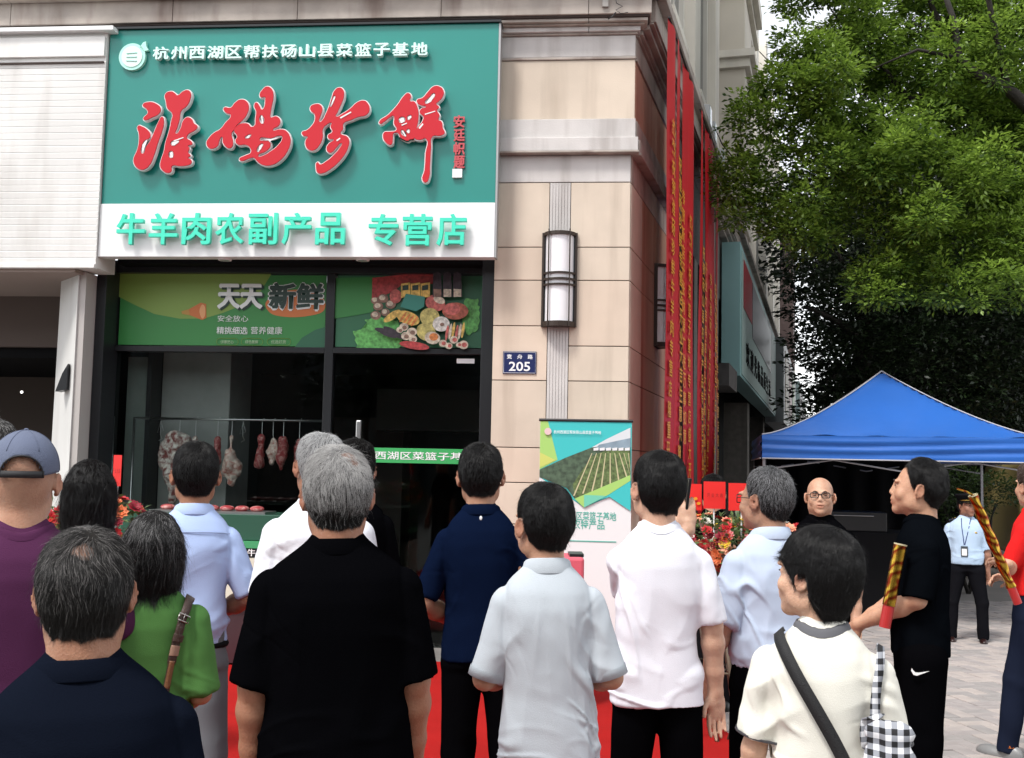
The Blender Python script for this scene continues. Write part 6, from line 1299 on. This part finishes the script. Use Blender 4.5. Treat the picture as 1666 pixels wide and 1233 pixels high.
# 9 navy polo man
nvp = put('man in dark navy polo shirt standing before the glass door', 782, 714, 378, 0, tilt=.028, skin=(.40, .22, .14), h=.007, nstr=12000, hair=dict(L=.02), top=dict(kind='polo', col=(.0035, .0075, .024), sl=.24, hem=.86), bot=blackc, seed=10, arms=(arm_front(-1, ez=1.09, wz=.95, ox=.24), arm_front(1, ez=1.09, wz=.95, ox=.24)))
e = MB().ell((0, -.098, 1.435), (.006, .003, .009)); o = e.build('white_logo', white, nvp[0])
# 10 grey polo man
gyp = put('man in pale grey polo shirt with his head turned left, centre front', 889, 777, 508, .06, tilt=.028, skin=mid_, h=.0055, nstr=20000, head=(.42, .02, 0), hair=dict(L=.022, r=.00034), build=.97,
    top=dict(kind='polo', col=(.47, .51, .55), sl=.25, sr=.082, se=.080, hem=.66, w=1.02, cuff=fabric('cuff_grey', (.43, .48, .52)), cuffw=.028, ch=.042), bot=blackc, seed=11, fold=1.9, arms=(dict(e=(-.215, -.01, 1.10), w=(-.10, .22, 1.06), d=(.9, .4, -.1), n=(0, .9, .2), curl=.8), dict(e=(.212, -.02, 1.10), w=(.12, .24, 1.04), d=(-.9, .3, -.1), n=(0, .9, .2), curl=.8)))
# 11 white tee man
wtp = put('man in plain white t-shirt and black trousers, dark hair, holding up a phone', 1073, 729, 432, .08, skin=fair, h=.006, nstr=16000, head=(.35, .03, .03), hair=dict(T=.010, L=.028, r=.00036, topfac=2.4), build=1.0,
    top=dict(kind='tee', col=(.76, .76, .82), sl=.235, sr=.083, se=.080, hem=.83, w=1.03), bot=blackc, seed=12, fold=2.1, arms=(dict(e=(-.10, .22, 1.20), w=0, wp=P(1119, 862, CF/432+.27), d=(-.05, .1, 1), n=(.1, -.9, 0), curl=.9, abs=1), dict(e=(.195, -.01, 1.12), w=(.215, .03, .87), d=(.02, .05, -1), n=(-.3, .9, 0), curl=.35, side=-1)))
ph = thing('mobile_phone', 'black mobile phone held up beside the white t-shirt man\'s head', 'phone', mw=Matrix.Translation(P(1117, 812, CF/432+.30)) @ Matrix.Rotation(.12, 4, 'Y'))
box('body', (-.006, -.036, -.07), (.006, .036, .085), mat('phone_black', (.01, .01, .011), .25), ph, .003)
# 12 glasses man
glp = put('man in pale blue shirt with glasses and grey-black hair, face turned left', 1252, 753, 394, .45, skin=(.42, .24, .16), h=.0065, nstr=18000, head=(.50, 0, 0), hair=dict(grey=.38, T=.008, topfac=1.6, L=.018, r=.00034, gcol=(.30, .30, .31)), build=1.02,
    top=dict(kind='shirt', col=(.50, .58, .72), sl=.25, sr=.086, se=.082, hem=.93, tuck=True, ch=.042), bot=blackc, seed=13, fold=2.0, arms=(dict(e=(-.20, .0, 1.10), w=(-.23, .10, .87), d=(-.02, .15, -1), n=(-.8, -.4, 0), curl=.5), arm_hang(1)))
def glasses(pr, m, label, frames=.0022):
    root, Gs, hp, R = pr; t = thing('eyeglasses', label, 'glasses', mw=root.matrix_world.copy())
    for sx in (-1, 1):
        c = np.array((sx*.033, .102, .006)); pts = [hp(c+np.array((.024*np.sign(math.cos(a))*abs(math.cos(a))**.6, -.010*abs(math.cos(a))*(sx*math.cos(a) > 0), .0155*np.sign(math.sin(a))*abs(math.sin(a))**.6))) for a in np.linspace(0, 2*PI, 25)]
        MB().tube(pts, frames, 6).build('rim', m, t, True); MB().tube([hp((sx*.056, .092, .010)), hp((sx*.080, .06, .012)), hp((sx*.084, .0, .010)), hp((sx*.085, -.014, -.004))], frames*.8, 6).build('temple_arm', m, t, True)
    MB().tube([hp((-.010, .103, .010)), hp((0, .105, .013)), hp((.010, .103, .010))], frames, 6).build('bridge', m, t, True)
glasses(glp, darkm, 'thin dark glasses on the man in pale blue shirt')
# 13 bald man
bdp = put('bald man with black-rimmed glasses and black t-shirt facing the crowd', 1334, 771, 262, PI-.05, skin=(.52, .31, .21), h=.006, feat='eyes', hair=dict(style='shaved'), head=(.05, .08, 0), top=dict(kind='tee', col=blackc, neck=.006), build=1.15, bot=blackc, seed=14, headscale=1.05)
glasses(bdp, mat('frame_black', (.01, .01, .01), .3), 'black rectangular glasses on the bald man', .0030)
for k in range(9): a = rnd.uniform(0, 6.28); MB().tube([(.155+rnd.uniform(-.05, .05), .108, 1.33+rnd.uniform(-.05, .04))]+[(.155+rnd.uniform(-.05, .05), .110, 1.33+rnd.uniform(-.05, .04))], .004, 5).build('floral_print', white, bdp[0])
# 14 woman with black hair, cream blouse
crp = put('woman with short black hair in cream blouse with black crossbody strap, front right', 1337, 850, 622, -.03, skin=(.62, .39, .27), h=.005, female=True, nstr=34000, feat='eyes', head=(1.05, .06, .05), hair=dict(style='pixie', L=.035, T=.020, topfac=.5, grav=.5, r=.00034, lift=.002, steps=7, lenvar=.25), build=.98,
    top=dict(kind='blouse', col=(.76, .74, .66), sl=.20, sr=.092, se=.090, hem=.80, neck=.014, flare=.03, collarmat=mat('trim_grey', (.10, .10, .11), .8), cuff=mat('trim_grey', (.10, .10, .11)), cuffw=.006), bot=(.3, .28, .25), seed=15, fold=2.0, arms=(arm_hang(-1, .05, .05), arm_hang(1, .05, .03)))
cs = thing('crossbody_strap', 'wide black strap crossing the back of the cream blouse', 'strap', mw=crp[0].matrix_world.copy())
strap('strap', cs, crp[1], [(-.115, .05, 1.42), (-.110, -.03, 1.44), (-.085, -.10, 1.39), (-.02, -.14, 1.27), (.06, -.15, 1.13), (.12, -.15, 1.03), (.17, -.13, .93)], .036, .003, mat('strap_black', (.012, .012, .013), .7, bump=.4, bscale=300), n=60, off=.018)
gh = mat('gingham', (.7, .7, .7), .8); n_ = gh.node_tree.nodes; l_ = gh.node_tree.links; tc = n_['Texture Coordinate']; mp = n_.new('ShaderNodeMapping'); mp.inputs['Scale'].default_value = (1, 1, 1)
sx_ = n_.new('ShaderNodeSeparateXYZ'); l_.new(tc.outputs['Object'], sx_.inputs[0]); prev = None
for ax in (0, 2):
    m1 = n_.new('ShaderNodeMath'); m1.operation = 'MULTIPLY'; m1.inputs[1].default_value = 2*PI/.030; l_.new(sx_.outputs[ax], m1.inputs[0]); m2 = n_.new('ShaderNodeMath'); m2.operation = 'SINE'; l_.new(m1.outputs[0], m2.inputs[0]); m3 = n_.new('ShaderNodeMath'); m3.operation = 'GREATER_THAN'; m3.inputs[1].default_value = 0; l_.new(m2.outputs[0], m3.inputs[0])
    if prev: m4 = n_.new('ShaderNodeMath'); m4.operation = 'ADD'; l_.new(prev.outputs[0], m4.inputs[0]); l_.new(m3.outputs[0], m4.inputs[1]); m5 = n_.new('ShaderNodeMath'); m5.operation = 'MULTIPLY'; m5.inputs[1].default_value = .5; l_.new(m4.outputs[0], m5.inputs[0])
    prev = m3
rp = n_.new('ShaderNodeValToRGB'); rp.color_ramp.interpolation = 'CONSTANT'; rp.color_ramp.elements[0].color = (.74, .74, .76, 1); rp.color_ramp.elements[1].position = .3; rp.color_ramp.elements[1].color = (.26, .27, .30, 1); e_ = rp.color_ramp.elements.new(.8); e_.color = (.008, .008, .010, 1); l_.new(m5.outputs[0], rp.inputs[0]); l_.new(rp.outputs[0], n_['Principled BSDF'].inputs['Base Color'])
BP = np.array(crp[0].matrix_world.inverted() @ P(1447, 1190, CF/622-.24))
tb = thing('gingham_bag', 'black and white gingham cloth bag with strap on the cream-bloused woman\'s right', 'bag', mw=crp[0].matrix_world.copy())
strap('strap', tb, crp[1], [(.150, .05, 1.39), (.150, -.03, 1.40), (.147, -.095, 1.34), (.150, -.125, 1.25), (.155, -.15, 1.14), tuple(BP+np.array([0, .02, .03]))], lambda t: .020+.012*t, .004, gh, n=60, off=.018)
G = Grid(BP-np.array([.16, .12, .34]), BP+np.array([.16, .12, .08]), .007); G.ell(BP+np.array([0, 0, -.14]), (.072, .045, .14), .02); G.ell(BP+np.array([0, 0, -.005]), (.058, .03, .03), .02); V, F = G.nets(); nr = G.grad(V); V = V+nr*(ridge(V*np.array([28, 28, 10]), 3)*.007)[:, None]; link('pouch', np_mesh('pouch', V, F, gh), tb)
# 15 black tee man in profile
prp = put('man in black t-shirt and black trousers seen in profile, holding a foil tube', 1494, 742, 345, PI/2+.05, skin=(.50, .285, .185), h=.0055, nstr=18000, feat='eyes', head=(-.05, .10, 0), hair=dict(T=.012, L=.026, r=.0004, topfac=1.9, style='high'), build=1.06, belly=.01,
    top=dict(kind='tee', col=(.0025, .0032, .0045), sl=.27, sr=.088, se=.088, hem=.86, neck=.004), bot=blackc, seed=16, legw=1.3, arms=(dict(e=(-.18, .02, 1.12), w=(-.06, .27, .98), d=(.5, .5, -.55), n=(-.4, .8, .1), curl=.9), dict(e=(.18, .04, 1.12), w=(.06, .27, .96), d=(-.5, .5, -.6), n=(.4, .8, .1), curl=.9)), stance=.10)
sw = thing('sport_mark', None, None); COL.objects.unlink(sw); bpy.data.objects.remove(sw)
pts = [(0, 0), (.012, -.022), (.03, -.026), (.095, .004), (.04, -.008), (.022, -.008), (.010, .004), (.004, .014)]
o = MB().poly([(a*1.0, c*1.0) for a, c in pts], 0, .002).build('swoosh_mark', white, prp[0]); 
q = prp[0].matrix_world.inverted() @ P(1494, 1084, CF/345-.09); o.location = (-.222, .05, q.z); o.rotation_euler = (0, 0, -PI/2+.0); o.scale = (.8, .8, .8)
foil = mat('foil_gold', (.75, .45, .06), .25, metal=1); nn_ = foil.node_tree.nodes; lk = foil.node_tree.links; wv = nn_.new('ShaderNodeTexWave'); wv.inputs['Scale'].default_value = 11; wv.inputs['Distortion'].default_value = 9; wv.bands_direction = 'DIAGONAL'; tcn = nn_['Texture Coordinate']; lk.new(tcn.outputs['Object'], wv.inputs[0]); rp = nn_.new('ShaderNodeValToRGB'); rp.color_ramp.elements[0].color = (.22, .025, .01, 1); rp.color_ramp.elements[1].color = (.60, .38, .05, 1); lk.new(wv.outputs[0], rp.inputs[0]); lk.new(rp.outputs[0], nn_['Principled BSDF'].inputs['Base Color'])
def cannon(label, a, c, r=.024, twist=.0):
    a, c = Vector(a), Vector(c); t = thing('confetti_cannon', label, 'party popper', mw=Matrix.Translation(a) @ (c-a).to_track_quat('Z', 'Y').to_matrix().to_4x4()); L = (c-a).length
    nz_, na = 60, 20; V = []; F = []
    for i in range(nz_+1):
        z = L*i/nz_
        for j in range(na): an = 2*PI*j/na; rr = r*(1+twist*math.sin(an*2+z*42)); V.append((rr*math.cos(an), rr*math.sin(an), z))
    for i in range(nz_):
        for j in range(na): F.append((i*na+j, i*na+(j+1) % na, (i+1)*na+(j+1) % na, (i+1)*na+j))
    MB().add(V, F).build('foil_tube', foil, t, True); MB().tube([(0, 0, L-.004), (0, 0, L+.004)], [r*.99, r*1.05], 20, cap=False).build('rim', mat('paper_rim', (.6, .55, .35), .6), t); MB().disc((0, 0), r*.9, r*.9).build('end_disc', mat('tube_inside', (.15, .13, .07), .6), t).matrix_local = Matrix.Translation((0, 0, L-.012)) @ Matrix.Rotation(PI/2, 4, 'X')
    MB().tube([(0, 0, -.10), (0, 0, 0)], [r*.9, r*.9], 16).build('handle_grip', mat('grip_red', (.4, .02, .02), .4), t); return t
Yp = CF/345
cannon('red and gold foil tube held upright by the man in black t-shirt', P(1446, 985, Yp-.20), P(1465, 886, Yp-.20), .028)
# 16 guard
gup = put('security guard in pale blue uniform shirt and peaked cap standing by the tent', 1571, 802, 158, PI+.05, skin=(.30, .15, .10), h=.007, feat='eyes', hair=dict(T=.010), head=(.55, .05, 0), nstr=3000, build=1.25, top=dict(kind='shirt', col=(.45, .58, .74), sl=.25, hem=.93, tuck=True, sr=.085, se=.085), bot=(.008, .008, .010), shoe=(.02, .006, .005), arms=(arm_hang(-1, .05, -.06), arm_hang(1, .05, -.06)), stance=.17, seed=17)
gt_ = thing('peaked_cap', 'black peaked uniform cap with gold emblem worn by the guard', 'cap', mw=gup[0].matrix_world.copy()); hp = gup[2]
def ringh(z, rx, ry, cy=-.01): return [hp((rx*math.cos(a), cy+ry*math.sin(a), z)) for a in np.linspace(0, 2*PI, 33)[:-1]]
rg = [ringh(.05, .082, .102), ringh(.085, .084, .104), ringh(.10, .10, .122, .0), ringh(.125, .122, .142, .005), ringh(.138, .10, .12, .0), ringh(.142, .01, .01, 0)]
f = [(i*32+j, i*32+(j+1) % 32, (i+1)*32+(j+1) % 32, (i+1)*32+j) for i in range(5) for j in range(32)]; MB().add([p for r in rg for p in r], f).build('crown', black, gt_, True)
v = []; [v.extend((hp((.083*math.sin(a), -.01+.104*math.cos(a), .055)), hp((.095*math.sin(a), -.01+(.104+.06*math.cos(a*1.3))*math.cos(a), .035)))) for a in np.linspace(-1, 1, 17)]; MB().add(v, [(2*i, 2*i+1, 2*i+3, 2*i+2) for i in range(16)]).build('visor', mat('visor', (.01, .01, .01), .2), gt_, True)
MB().tube([hp((.086*math.sin(a), -.01+.108*math.cos(a), .066)) for a in np.linspace(-1.4, 1.4, 16)], .006, 6).build('gold_cord', mat('gold_metal', (.6, .4, .1), .35, metal=1), gt_, True); MB().ell(hp((0, .12, .11)), (.02, .008, .022)).build('emblem', mat('gold_metal', (.6, .4, .1)), gt_, True)
ln = mat('lanyard_blue', (.03, .05, .18), .6)
strap('lanyard', gup[0], gup[1], [(.05, .05, 1.47), (.055, .11, 1.38), (.04, .14, 1.25), (.03, .15, 1.14)], .010, .002, ln, n=24); strap('lanyard', gup[0], gup[1], [(-.05, .05, 1.47), (-.03, .11, 1.38), (.0, .14, 1.25), (.028, .15, 1.14)], .010, .002, ln, n=24)
o = MB().box((-.038, -.004, -.12), (.038, .004, 0)).build('id_badge', mat('badge_frame', (.05, .06, .07), .4), gup[0]); o.location = (.03, .152, 1.14); o2 = MB().box((-.028, .004, -.108), (.028, .007, -.03)).build('badge_card', white, o)
for sx in (-1, 1):
    o = MB().box((-.055, -.03, 0), (.055, .03, .012)).build('epaulette', mat('epaulette', (.015, .015, .03), .6), gup[0]); o.location = (sx*.135, -.01, 1.445); o.rotation_euler = (0, sx*.32, 0)
    for k in range(2): MB().ell((-.02+k*.03, 0, .014), (.009, .012, .003)).build('epaulette_star', mat('gold_metal', (.6, .4, .1)), o, True)
o = MB().ell((-.095, .118, 1.30), (.022, .006, .012)).build('chest_badge', mat('gold_metal', (.6, .4, .1)), gup[0], True)
# 17 red shirt man, right edge
rdp = put('person in red t-shirt and navy track trousers at the right edge with a gold tube', 1682, 751, 268, 1.05, skin=(.52, .31, .21), h=.007, nstr=14000, hair=dict(T=.022, L=.03, curl=.9, r=.0006, col=(.075, .05, .04), grey=.15, gcol=(.22, .18, .16), topfac=1.5), head=(-.35, .1, 0), build=1.03,
    top=dict(kind='tee', col=(.62, .015, .015), hem=.98, sl=.2), bot=(.012, .016, .032), shoe=(.20, .20, .20), seed=18, arms=(dict(e=(-.20, .05, 1.13), wp=P(1640, 918, CF/268-.20), w=0, d=(.3, .9, .2), n=(.2, -.4, .9), curl=1.3), dict(e=(.2, .0, 1.1), w=(.10, .20, 1.05), d=(-.4, .9, 0), n=(.5, .2, .8), curl=1.3)), legs=(.16, -.05))
for sx, ly in ((-1, .16), (1, -.05)): MB().tube([(sx*.10, ly-.03, .085), (sx*.10, ly-.03, .12)], [.052, .05], 14).build('orange_sock', mat('sock_orange', (.8, .2, .02), .7), rdp[0], True)
Yr = CF/268-.28
cannon('long twisted gold foil tube slanting up from the red-shirted person\'s hand', P(1645, 955, Yr), P(1583, 806, Yr), .027, .13)
MB().tube([P(1583, 806, Yr), P(1573, 800, Yr), P(1557, 795, Yr)], .006, 6).build('x', foil); o = [o for o in COL.objects if o.name == 'x'][0]; o.name = 'foil_tail'; tag(o, 'thin gold foil tail sticking out of the twisted gold tube', 'foil')
# others barely seen
put('dark-haired person behind the red cards of the flower stands', 1160, 770, 225, 0, skin=mid_, h=.010, nstr=2500, hair=dict(T=.014), top=dict(kind='tee', col=blackc), seed=21)
put('dark-haired person seen just right of the white-shirted man\'s head', 579, 712, 330, 0, skin=mid_, h=.010, nstr=2500, hair=dict(T=.014), top=dict(kind='tee', col=blackc), seed=22)
